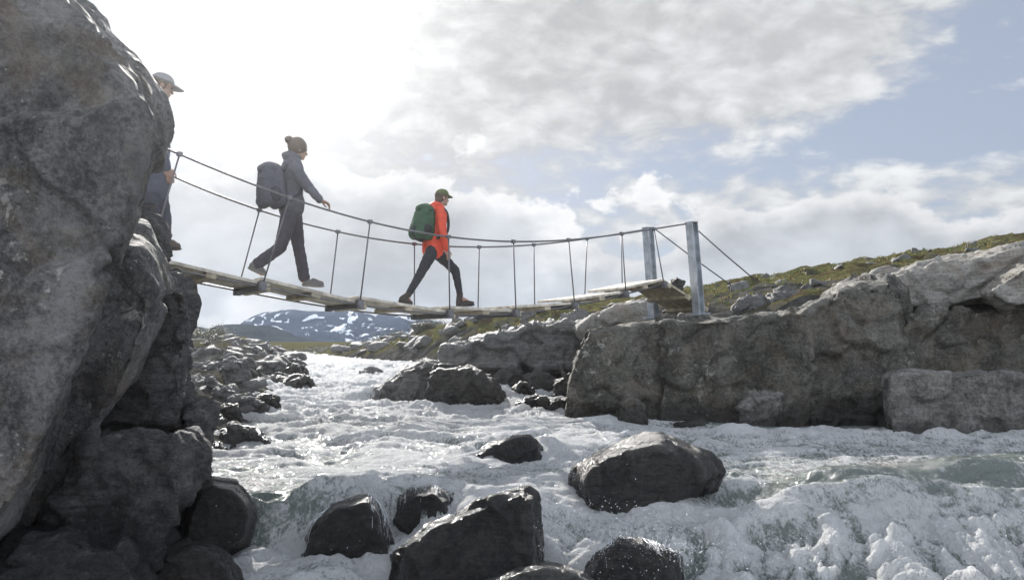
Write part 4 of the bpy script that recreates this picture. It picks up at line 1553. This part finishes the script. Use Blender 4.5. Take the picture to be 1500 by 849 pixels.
def backpack(c, tu, k, dims, mats, label, seed, lower=None):
    """c: middle of the bag, dims: half depth, half width, half height"""
    fw = unit(np.cross(N3, tu))
    root = empty('backpack', tuple(c - tu * dims[2]))
    setp(root, label, 'backpack')
    V, F = [], []
    d, w, h = dims
    for sx in (-1, 1):
        for sy in (-1, 1):
            capsule(V, F, c + fw * sx * (d - 0.075) + N3 * sy * (w - 0.075) - tu * (h - 0.09), 0.085, c + fw * sx * (d - 0.085) * 0.8 + N3 * sy * (w - 0.085) + tu * (h - 0.13), 0.075)
    ellipsoid(V, F, c, (fw, N3, tu), (d, w, h * 0.92))
    ellipsoid(V, F, c - fw * d * 0.35 - tu * h * 0.25, (fw, N3, tu), (d * 0.8, w * 0.8, h * 0.6))
    me = body_mesh(V, F, 0.012, 4, 0.012, 0.11, seed)
    bag = link('bag', me, mats['bag'], root)
    if lower is not None:
        V, F = [], []
        ellipsoid(V, F, c - tu * h * 0.55 - fw * 0.012, (fw, N3, tu), (d * 0.97, w * 0.97, h * 0.50))
        ellipsoid(V, F, c - tu * h * 0.45 - fw * 0.05, (fw, N3, tu), (d * 0.8, w * 0.9, h * 0.42))
        link('bottom_panel', body_mesh(V, F, 0.012, 3, 0.010, 0.10, seed + 1), lower, root)
    V, F = [], []
    ellipsoid(V, F, c + tu * (h - 0.075) - fw * 0.01, (fw, N3, tu), (d * 0.95, w * 0.95, 0.085))
    link('lid', body_mesh(V, F, 0.011, 3, 0.010, 0.08, seed + 2), mats['bag'], root)
    V, F = [], []
    ellipsoid(V, F, c - N3 * (w * 0.92) - tu * h * 0.45, (fw, N3, tu), (d * 0.55, 0.045, h * 0.33))
    link('side_pocket', body_mesh(V, F, 0.010, 2, 0.006, 0.05, seed + 3), mats['trim'], root)
    for sgn in (-1, 1):
        s0 = c + N3 * sgn * 0.11 + fw * d * 0.8 + tu * h * 0.62
        pts = [s0, s0 + fw * 0.07 + tu * 0.08, s0 + fw * 0.15 + tu * 0.05 + N3 * sgn * 0.02, s0 + fw * 0.205 - tu * 0.10 + N3 * sgn * 0.03,
               s0 + fw * 0.18 - tu * 0.26 + N3 * sgn * 0.06, s0 + fw * 0.04 - tu * 0.36 + N3 * sgn * 0.07]
        P_ = [Vector(p.tolist()) for p in pts]
        cur = []
        for a in range(len(P_) - 1):
            for q_ in range(5):
                u_ = q_ / 5
                p_1, p0_, p1_, p2_ = P_[max(a - 1, 0)], P_[a], P_[a + 1], P_[min(a + 2, len(P_) - 1)]
                cur.append(0.5 * ((2 * p0_) + (p1_ - p_1) * u_ + (2 * p_1 - 5 * p0_ + 4 * p1_ - p2_) * u_ ** 2 + (3 * p0_ - p_1 - 3 * p1_ + p2_) * u_ ** 3))
        cur.append(P_[-1])
        link('shoulder_strap', tube_mesh(cur, 0.019, 8), mats['trim'], root)
    for (a, b_) in mats.get('straps', []):
        p0 = c + fw * a[0] + N3 * a[1] + tu * a[2]
        p1 = c + fw * b_[0] + N3 * b_[1] + tu * b_[2]
        link('loose_strap', tube_mesh([p0, (p0 + p1) / 2 - fw * 0.015, p1], 0.008, 6), mats['trim'], root)
    return root


CS = WID / 2


def PP(px, py, off=0.0):
    return onp(px, py, CS + off)


def fabric(name, col, rough=0.75):
    return simple(name, col, rough, var=0.12, scale=14, bump=0.25, bscale=160, spec=0.3)


def build_people():
    hair_b = fabric('brown_hair', (0.09, 0.06, 0.04), 0.5)
    # --- red jacket, green pack
    J = dict(base=PP(640, 452), head=PP(647.5, 290), neck=PP(642, 305), hip=PP(635, 360))
    J['shR'] = PP(645, 312, -0.18)
    J['elR'] = PP(649, 342, -0.25)
    J['wrR'] = PP(655, 366, -0.24)
    J['shL'] = PP(640, 312) + N3 * 0.17
    J['elL'] = J['shL'] + D3 * 0.02 - UPZ * 0.28 + N3 * 0.05
    J['wrL'] = J['elL'] + D3 * 0.12 - UPZ * 0.22
    J['hpR'] = PP(633, 368, -0.085)
    J['knR'] = PP(617, 399, -0.09)
    J['anR'] = PP(597, 433, -0.09)
    J['toeR'] = PP(604, 449, -0.09)
    J['heelR'] = PP(583, 442, -0.09)
    J['hpL'] = PP(638, 368, 0.085)
    J['knL'] = PP(667, 396, 0.09)
    J['anL'] = PP(674, 433, 0.09)
    J['toeL'] = PP(695, 448, 0.09)
    J['heelL'] = PP(668, 449, 0.09)
    k = (J['head'][2] - J['toeL'][2]) / 1.60
    mats = dict(jacket=fabric('coral_red_shell', (0.66, 0.075, 0.035), 0.6), trousers=fabric('black_leggings', (0.028, 0.03, 0.036)), boots=fabric('dark_boot', (0.05, 0.04, 0.038)),
                sole=fabric('dark_sole', (0.03, 0.03, 0.03)), hat=fabric('olive_green_cap', (0.10, 0.13, 0.045)), hair=hair_b, cuff=0.046)
    J['curl'] = 0.8
    person(J, 'hiker in a bright red jacket and olive cap striding along the bridge', k, mats, dict(bill=0.075), dict(hood=True), 1, jacket_hem=0.065, wide=1.10)
    tu = unit(J['neck'] - J['hip'])
    c = PP(620, 326) - UPZ * 0.0
    backpack(c, unit(tu + D3 * 0.05), k, (0.135, 0.16, 0.255), dict(bag=fabric('bottle_green_pack', (0.035, 0.085, 0.045)), trim=fabric('black_webbing', (0.02, 0.02, 0.022))),
             'bottle green backpack with black bottom on the back of the red jacketed hiker', 4, lower=fabric('black_green_pack', (0.018, 0.03, 0.03)))
    # --- grey hiker with a bun
    J = dict(base=PP(425, 425), head=PP(437, 219), neck=PP(428, 236), hip=PP(427, 303))
    J['shR'] = PP(433, 249, -0.16)
    J['elR'] = PP(453, 276, -0.27)
    J['wrR'] = PP(469, 293, -0.43)
    J['hwR'] = -N3
    J['hdR'] = D3 * 0.9 - UPZ * 0.35 - N3 * 0.2
    J['shL'] = PP(425, 249) + N3 * 0.16
    J['elL'] = J['shL'] - D3 * 0.05 - UPZ * 0.28 + N3 * 0.06
    J['wrL'] = J['elL'] + D3 * 0.08 - UPZ * 0.23
    J['hpR'] = PP(424, 316, -0.085)
    J['knR'] = PP(411, 362, -0.09)
    J['anR'] = PP(374, 389, -0.09)
    J['toeR'] = PP(388, 405, -0.09)
    J['heelR'] = PP(362, 393, -0.09)
    J['hpL'] = PP(430, 316, 0.085)
    J['knL'] = PP(438, 364, 0.09)
    J['anL'] = PP(446, 408, 0.09)
    J['toeL'] = PP(475, 421, 0.09)
    J['heelL'] = PP(442, 419, 0.09)
    J['face'] = D3 - UPZ * 0.12
    k = (J['head'][2] - J['toeL'][2]) / 1.60
    mats = dict(jacket=fabric('slate_grey_jacket', (0.095, 0.098, 0.112)), trousers=fabric('dark_plum_trousers', (0.062, 0.056, 0.068)), boots=fabric('pale_trail_shoe', (0.14, 0.135, 0.13)),
                sole=fabric('grey_sole', (0.16, 0.16, 0.155)), hat=None, hair=hair_b, cuff=0.066)
    J['curl'] = 1.1
    person(J, 'hiker in grey with hair in a bun, one hand reaching to the cable', k, mats, None, dict(bun=True, scarf=True, vol=1.14), 11, jacket_hem=0.03)
    tu = unit(J['neck'] - J['hip'])
    c = PP(397, 272)
    backpack(c, unit(tu - D3 * 0.06), k, (0.15, 0.17, 0.275), dict(bag=fabric('slate_blue_pack', (0.07, 0.073, 0.095)), trim=fabric('dark_webbing', (0.04, 0.04, 0.05)),
             straps=[((-0.15, -0.1, 0.02), (-0.19, -0.12, -0.06)), ((-0.12, -0.1, -0.20), (-0.20, -0.13, -0.29))]),
             'slate blue backpack with dangling straps on the hiker with the bun', 14)
    # --- blue hiker half hidden by the boulder
    J = dict(base=PP(238, 376), head=PP(237, 127), neck=PP(230, 152), hip=PP(226, 262))
    J['shR'] = PP(230, 172, -0.17)
    J['elR'] = PP(236, 222, -0.22)
    J['wrR'] = PP(244, 246, -0.22)
    J['shL'] = PP(230, 172) + N3 * 0.17
    J['elL'] = J['shL'] - UPZ * 0.28 + N3 * 0.06
    J['wrL'] = J['elL'] + D3 * 0.12 - UPZ * 0.21
    J['hpL'] = PP(230, 280, 0.085)
    J['knL'] = PP(240, 318, 0.09)
    J['anL'] = PP(241, 354, 0.09)
    J['toeL'] = PP(266, 367, 0.09)
    J['heelL'] = PP(236, 365, 0.09)
    J['hpR'] = PP(224, 280, -0.085)
    J['knR'] = PP(217, 330, -0.09)
    J['anR'] = PP(190, 362, -0.09)
    J['toeR'] = PP(206, 377, -0.09)
    J['heelR'] = PP(177, 368, -0.09)
    J['face'] = D3 - UPZ * 0.16
    k = (J['head'][2] - J['toeL'][2]) / 1.60
    mats = dict(jacket=fabric('dusty_blue_jacket', (0.09, 0.10, 0.135)), trousers=fabric('navy_trousers', (0.05, 0.057, 0.078)), boots=fabric('brown_boot', (0.09, 0.075, 0.065)),
                sole=fabric('black_sole', (0.03, 0.03, 0.03)), hat=fabric('grey_cap', (0.20, 0.20, 0.21)), hair=hair_b, cuff=0.06)
    J['curl'] = 0.7
    person(J, 'hiker in a blue jacket and grey cap stepping out behind the huge boulder', k, mats, dict(bill=0.095), dict(), 21, jacket_hem=0.10, wide=1.08)


build_people()


# ------------------------------------------------------------------ vegetation on the right slope and moor
def build_grass():
    r_ = np.random.default_rng(12)
    V, F, C = [], [], []
    tries = 26000
    Yt = r_.uniform(12.6, 36, tries)
    ut = r_.uniform(-0.28, 0.80, tries)
    Xt = ut * Yt
    P = np.stack([Xt, Yt, 0 * Xt], -1)
    dens = fbm(P / 2.4 + 5, 4) + 0.35 * fbm(P / 0.7, 2)
    br = bank_right(Yt)
    ok = (Xt > br + 0.8) & (dens > 0.10 + 0.2 * (Yt < 15)) & ~((Xt < 3.2) & (Yt < 15.2))
    Xt, Yt = Xt[ok], Yt[ok]
    Zt = ground_z(Xt, Yt) + ground_detail(Xt[:, None], Yt[:, None])[:, 0]
    for x, y, z in zip(Xt, Yt, Zt):
        hgt = r_.uniform(0.03, 0.075) * (1 + 0.012 * y)
        tone = r_.random()
        for b in range(6):
            a = r_.uniform(0, 6.283)
            rad = r_.uniform(0.0, 0.10)
            bx, by = x + math.cos(a) * rad, y + math.sin(a) * rad
            tx, ty = bx + math.cos(a) * hgt * 0.5, by + math.sin(a) * hgt * 0.5
            wx, wy = -math.sin(a) * 0.014, math.cos(a) * 0.014
            n = len(V)
            V += [(bx - wx, by - wy, z - 0.03), (bx + wx, by + wy, z - 0.03), (tx, ty, z + hgt * r_.uniform(0.6, 1.1))]
            F.append((n, n + 1, n + 2))
            C += [tone] * 3
    me = poly_mesh(V, F)
    attr(me, 'tone', C)
    m, t, out = new_mat('heath_grass')
    b = t.n('ShaderNodeBsdfPrincipled')
    t.l(b.outputs[0], out.inputs[0])
    tn = t.n('ShaderNodeAttribute', attribute_name='tone').outputs['Fac']
    c = t.mix(t.smooth(tn, 0.1, 0.6), (0.06, 0.085, 0.025), (0.14, 0.15, 0.05))
    c = t.mix(t.smooth(tn, 0.65, 0.8), c, (0.24, 0.19, 0.085))
    t.l(c, b.inputs['Base Color'])
    b.inputs['Roughness'].default_value = 0.6
    tr = t.n('ShaderNodeBsdfTranslucent')
    t.l(c, tr.inputs[0])
    mx = t.n('ShaderNodeMixShader')
    mx.inputs[0].default_value = 0.35
    t.l(b.outputs[0], mx.inputs[1])
    t.l(tr.outputs[0], mx.inputs[2])
    t.l(mx.outputs[0], out.inputs[0])
    o = link('grass', me, m)
    setp(o, 'short green and straw coloured heath grass on the slope behind the posts', 'grass', kind='stuff')
    return m


M_GRASS = build_grass()


def build_shrubs():
    ml = simple('willow_leaf', (0.055, 0.07, 0.035), 0.6, var=0.4, scale=3, bump=0)
    mstem = simple('willow_stem', (0.10, 0.075, 0.055), 0.8, bump=0)
    protos = []
    for k in range(4):
        r_ = random.Random(300 + k)
        V, F = [], []
        Vs, Fs = [], []
        for st in range(9):
            a = r_.uniform(0, 6.28)
            tip = np.array([math.cos(a) * r_.uniform(0.15, 0.5), math.sin(a) * r_.uniform(0.15, 0.5), r_.uniform(0.3, 0.62)])
            tube_geo([(0, 0, -0.1), tip * 0.5 + np.array([0, 0, 0.06]), tip], [0.016, 0.010, 0.004], 5, Vs, Fs)
            for q in range(60):
                f = r_.uniform(0.25, 1.05)
                p = tip * f + np.array([r_.gauss(0, 0.09), r_.gauss(0, 0.09), r_.gauss(0, 0.07)])
                d = unit([r_.gauss(0, 1), r_.gauss(0, 1), r_.gauss(0.3, 0.7)])
                e = unit(np.cross(d, [r_.gauss(0, 1), r_.gauss(0, 1), r_.gauss(0, 1)]))
                n = len(V)
                l_, w_ = r_.uniform(0.03, 0.055), r_.uniform(0.012, 0.02)
                V += [p, p + d * l_ * 0.5 + e * w_, p + d * l_, p + d * l_ * 0.5 - e * w_]
                F.append((n, n + 1, n + 2, n + 3))
        fm, sm_ = poly_mesh(V, F), poly_mesh(Vs, Fs)
        fm.materials.append(ml)
        sm_.materials.append(mstem)
        protos.append((fm, sm_))
    r_ = random.Random(41)
    n = 0
    for _ in range(4000):
        Y = r_.uniform(19, 70)
        u = r_.uniform(-0.45, 0.28)
        X = u * Y
        if X < bank_right(Y) + 1.6 and not (X < bank_left(Y) - 2 and Y > 26):
            continue
        if u > -0.10:
            continue
        z = float(ground_z(np.array([X]), np.array([Y]))[0]) + float(ground_detail(np.array([[X]]), np.array([[Y]]))[0, 0])
        rt = empty('willow_shrub', (X, Y, z - 0.05))
        s = r_.uniform(0.55, 1.25)
        rt.scale = (s * 1.2, s * 1.2, s * r_.uniform(0.6, 0.95))
        rt.rotation_euler = (0, 0, r_.uniform(0, 6.28))
        setp(rt, 'low dark green willow shrub on the stony moor beyond the rapids', 'shrub', 'low shrubs on the far moor')
        for nm, me in (('foliage', protos[n % 4][0]), ('stem', protos[n % 4][1])):
            o = bpy.data.objects.new(nm, me)
            COL.objects.link(o)
            o.parent = rt
        n += 1
        if n >= 130:
            break


build_shrubs()


# ------------------------------------------------------------------ running water on the foreground rocks, spray
def build_spray():
    r_ = np.random.default_rng(21)
    base = [(0, 0, 1), (0.894, 0, 0.447), (0.276, 0.851, 0.447), (-0.724, 0.526, 0.447), (-0.724, -0.526, 0.447), (0.276, -0.851, 0.447),
            (0.724, 0.526, -0.447), (-0.276, 0.851, -0.447), (-0.894, 0, -0.447), (-0.276, -0.851, -0.447), (0.724, -0.526, -0.447), (0, 0, -1)]
    tri = [(0, 1, 2), (0, 2, 3), (0, 3, 4), (0, 4, 5), (0, 5, 1), (1, 6, 2), (2, 7, 3), (3, 8, 4), (4, 9, 5), (5, 10, 1),
           (6, 7, 2), (7, 8, 3), (8, 9, 4), (9, 10, 5), (10, 6, 1), (11, 7, 6), (11, 8, 7), (11, 9, 8), (11, 10, 9), (11, 6, 10)]
    base, tri = np.array(base), np.array(tri)
    # px, py, Y, spread (x, y), speed up, count
    src = [(905, 770, 6.1, 0.38, 0.12, 0.9, 600), (1000, 770, 6.1, 0.35, 0.12, 1.0, 300), (930, 805, 5.05, 0.30, 0.10, 1.2, 1500), (870, 800, 5.4, 0.15, 0.15, 1.5, 400),
           (345, 830, 5.1, 0.2, 0.10, 1.2, 120), (560, 830, 5.4, 0.25, 0.12, 1.0, 80), (1250, 790, 5.4, 1.1, 0.25, 0.7, 250), (800, 800, 5.2, 0.06, 0.2, 1.2, 200),
           (1120, 660, 7.0, 0.25, 0.2, 1.0, 200), (640, 545, 17, 1.2, 1.0, 1.2, 200), (500, 550, 16, 1.5, 1.0, 1.2, 250), (700, 660, 8.4, 0.3, 0.1, 0.9, 150),
           (580, 620, 11, 2.0, 0.6, 1.0, 250), (1400, 780, 5.3, 0.6, 0.2, 1.0, 250), (1080, 800, 5.4, 0.5, 0.2, 1.0, 300), (820, 770, 5.8, 0.12, 0.2, 1.2, 300)]
    C, S = [], []
    for (px, py, Y, sx, sy, v, n) in src:
        c = at(px, py, Y)
        v0 = np.stack([r_.normal(0, 0.45, n), r_.normal(-0.35, 0.4, n), np.abs(r_.normal(0.6, 0.4, n)) * v * 1.5], -1)
        tt = r_.uniform(0, 0.32, n)
        p = c + np.stack([r_.normal(0, sx, n), r_.normal(0, sy, n), 0 * tt], -1) + v0 * tt[:, None] - np.array([0, 0, 4.9]) * (tt ** 2)[:, None]
        C.append(p)
        S.append(np.clip(r_.lognormal(-6.3, 0.45, n), 0.0008, 0.0045) * (Y / 5.5) ** 0.7)
    C, S = np.concatenate(C), np.concatenate(S)
    n = len(C)
    st = r_.uniform(0.8, 1.6, (n, 1, 1))
    V = base[None] * S[:, None, None]
    V = V * np.concatenate([np.ones((n, 1, 2)), np.broadcast_to(st, (n, 1, 1))], -1)
    V = (V + C[:, None, :]).reshape(-1, 3)
    F = (tri[None] + (np.arange(n) * 12)[:, None, None]).reshape(-1, 3)
    me = bpy.data.meshes.new('spray')
    me.vertices.add(len(V))
    me.vertices.foreach_set('co', V.astype(np.float32).ravel())
    me.loops.add(F.size)
    me.loops.foreach_set('vertex_index', F.astype(np.int32).ravel())
    me.polygons.add(len(F))
    me.polygons.foreach_set('loop_start', np.arange(0, F.size, 3, dtype=np.int32))
    me.polygons.foreach_set('loop_total', np.full(len(F), 3, np.int32))
    me.update(calc_edges=True)
    smooth_shade(me)
    m, t, out = new_mat('spray_drops')
    b = t.n('ShaderNodeBsdfPrincipled')
    t.put(b.inputs['Base Color'], (0.85, 0.87, 0.88))
    b.inputs['Roughness'].default_value = 0.25
    tr = t.n('ShaderNodeBsdfTranslucent')
    t.put(tr.inputs[0], (0.9, 0.92, 0.92))
    mx = t.n('ShaderNodeMixShader')
    mx.inputs[0].default_value = 0.5
    t.l(b.outputs[0], mx.inputs[1])
    t.l(tr.outputs[0], mx.inputs[2])
    t.l(mx.outputs[0], out.inputs[0])
    o = link('spray', me, m)
    setp(o, 'fine white spray drops thrown up where the river hits the rocks', 'spray', kind='stuff')
    return m


M_SPRAY = build_spray()


def film_mat():
    m, t, out = new_mat('running_film')
    b = t.n('ShaderNodeBsdfPrincipled')
    t.put(b.inputs['Base Color'], (0.75, 0.77, 0.78))
    b.inputs['Roughness'].default_value = 0.15
    c = t.n('ShaderNodeBsdfTransparent')
    mx = t.n('ShaderNodeMixShader')
    n = t.noise(t.n('ShaderNodeNewGeometry').outputs['Position'], 30, 4, 0.6)
    t.l(t.smooth(n, 0.35, 0.65, 0.75, 0.15), mx.inputs[0])
    t.l(b.outputs[0], mx.inputs[1])
    t.l(c.outputs[0], mx.inputs[2])
    t.l(mx.outputs[0], out.inputs[0])
    return m


M_FILM = film_mat()


def build_veils():
    """thin strands of water running down over rocks; each follows the rock's own surface"""
    r_ = random.Random(5)
    jobs = [
        # rock, label, start px range (x0,y0,x1,y1) on its crest, flow vector in plan, number, length
        (VEIL, 'fan of thin white water spilling over the right shoulder of the black veiled boulder', [(540, 726), (552, 732), (566, 746)], (0.35, -1.0), 70, 0.75, 5.95),
        (VEIL, 'fan of thin water spilling over the left shoulder of the black veiled boulder', [(450, 770), (470, 748), (496, 734)], (-0.45, -1.0), 60, 0.6, 5.95),
        (SPL, 'broken foam streaming over the black half buried rock', [(870, 812), (905, 790), (960, 796), (1000, 818)], (0.1, -1.0), 120, 0.5, 5.3),
        (VEIL2, 'rippling film of water over the glossy rounded boulder', [(585, 724), (615, 714), (655, 728)], (0.2, -1.0), 60, 0.5, 6.2),
        (FORE, 'foamy water sliding down the sunny side of the wedge shaped boulder', [(585, 798), (640, 762), (700, 738), (770, 714)], (-0.5, -0.8), 110, 0.45, 5.5),
    ]
    for (rk, lab, crest, fl, n, ln, Y) in jobs:
        bv = rock_bvh(rk)
        V, F = [], []
        for _ in range(n):
            u = r_.random() * (len(crest) - 1)
            i = min(int(u), len(crest) - 2)
            f = u - i
            px = crest[i][0] * (1 - f) + crest[i + 1][0] * f
            py = crest[i][1] * (1 - f) + crest[i + 1][1] * f
            p = at(px, py, Y + r_.uniform(-0.05, 0.28))
            d = Vector((fl[0] + r_.gauss(0, 0.16), fl[1], 0)).normalized()
            pts, rad = [], []
            L = ln * r_.uniform(0.35, 1.0)
            q = Vector(p.tolist())
            w = r_.uniform(0.0015, 0.0060)
            run = 0.0
            for st in range(90):
                hit = bv.ray_cast(Vector((q.x, q.y, 2.0)), Vector((0, 0, -1)))
                if hit[0] is None:
                    break
                z = hit[0].z
                if z < -1.85 or (pts and pts[-1].z - z > 0.20):
                    break
                here = Vector((q.x, q.y, z + 0.002)) + hit[1] * 0.004
                if pts:
                    run += (here - pts[-1]).length
                if run > L:
                    break
                pts.append(here)
                rad.append(w * r_.uniform(0.5, 1.4) * max(0.25, 1 - run / L))
                step = 0.022 * max(0.16, abs(hit[1].z))
                q = q + d * step + Vector((r_.gauss(0, 0.004), 0, 0))
            if len(pts) > 3:
                tube_geo(pts, rad, 6, V, F)
        if not V:
            continue
        me = poly_mesh(V, F)
        smooth_shade(me)
        o = link('water_veil', me, M_FILM)
        setp(o, lab, 'falling water', kind='stuff')


build_veils()


# ------------------------------------------------------------------ air
def build_haze():
    V, F = [], []
    box_geo((0, 1300, 60), (1, 0, 0), (0, 1, 0), (0, 0, 1), 1700, 1480, 72, V, F)
    me = poly_mesh(V, F)
    m, t, out = new_mat('mountain_haze')
    v = t.n('ShaderNodeVolumePrincipled')
    t.put(v.inputs['Color'], (0.55, 0.73, 1.0))
    v.inputs['Density'].default_value = 0.00007
    v.inputs['Anisotropy'].default_value = 0.0
    t.l(v.outputs[0], out.inputs['Volume'])
    o = link('haze', me, m)
    setp(o, 'pale bluish air that fades the far mountain', 'haze', kind='stuff')


build_haze()


def build_flare_veil():  # scattering box added to imitate the veil of lens flare towards the sun
    V, F = [], []
    box_geo((0, 14, 3.0), (1, 0, 0), (0, 1, 0), (0, 0, 1), 24, 22, 6.5, V, F)
    me = poly_mesh(V, F)
    m, t, out = new_mat('flare_veil_volume')
    v = t.n('ShaderNodeVolumePrincipled')
    t.put(v.inputs['Color'], (0.97, 0.98, 1.0))
    v.inputs['Density'].default_value = 0.0014
    v.inputs['Anisotropy'].default_value = 0.91
    t.l(v.outputs[0], out.inputs['Volume'])
    o = link('flare_veil', me, m)
    setp(o, 'thin added volume giving the glare veil over the left rock and hikers', 'flare_veil', kind='stuff')


build_flare_veil()
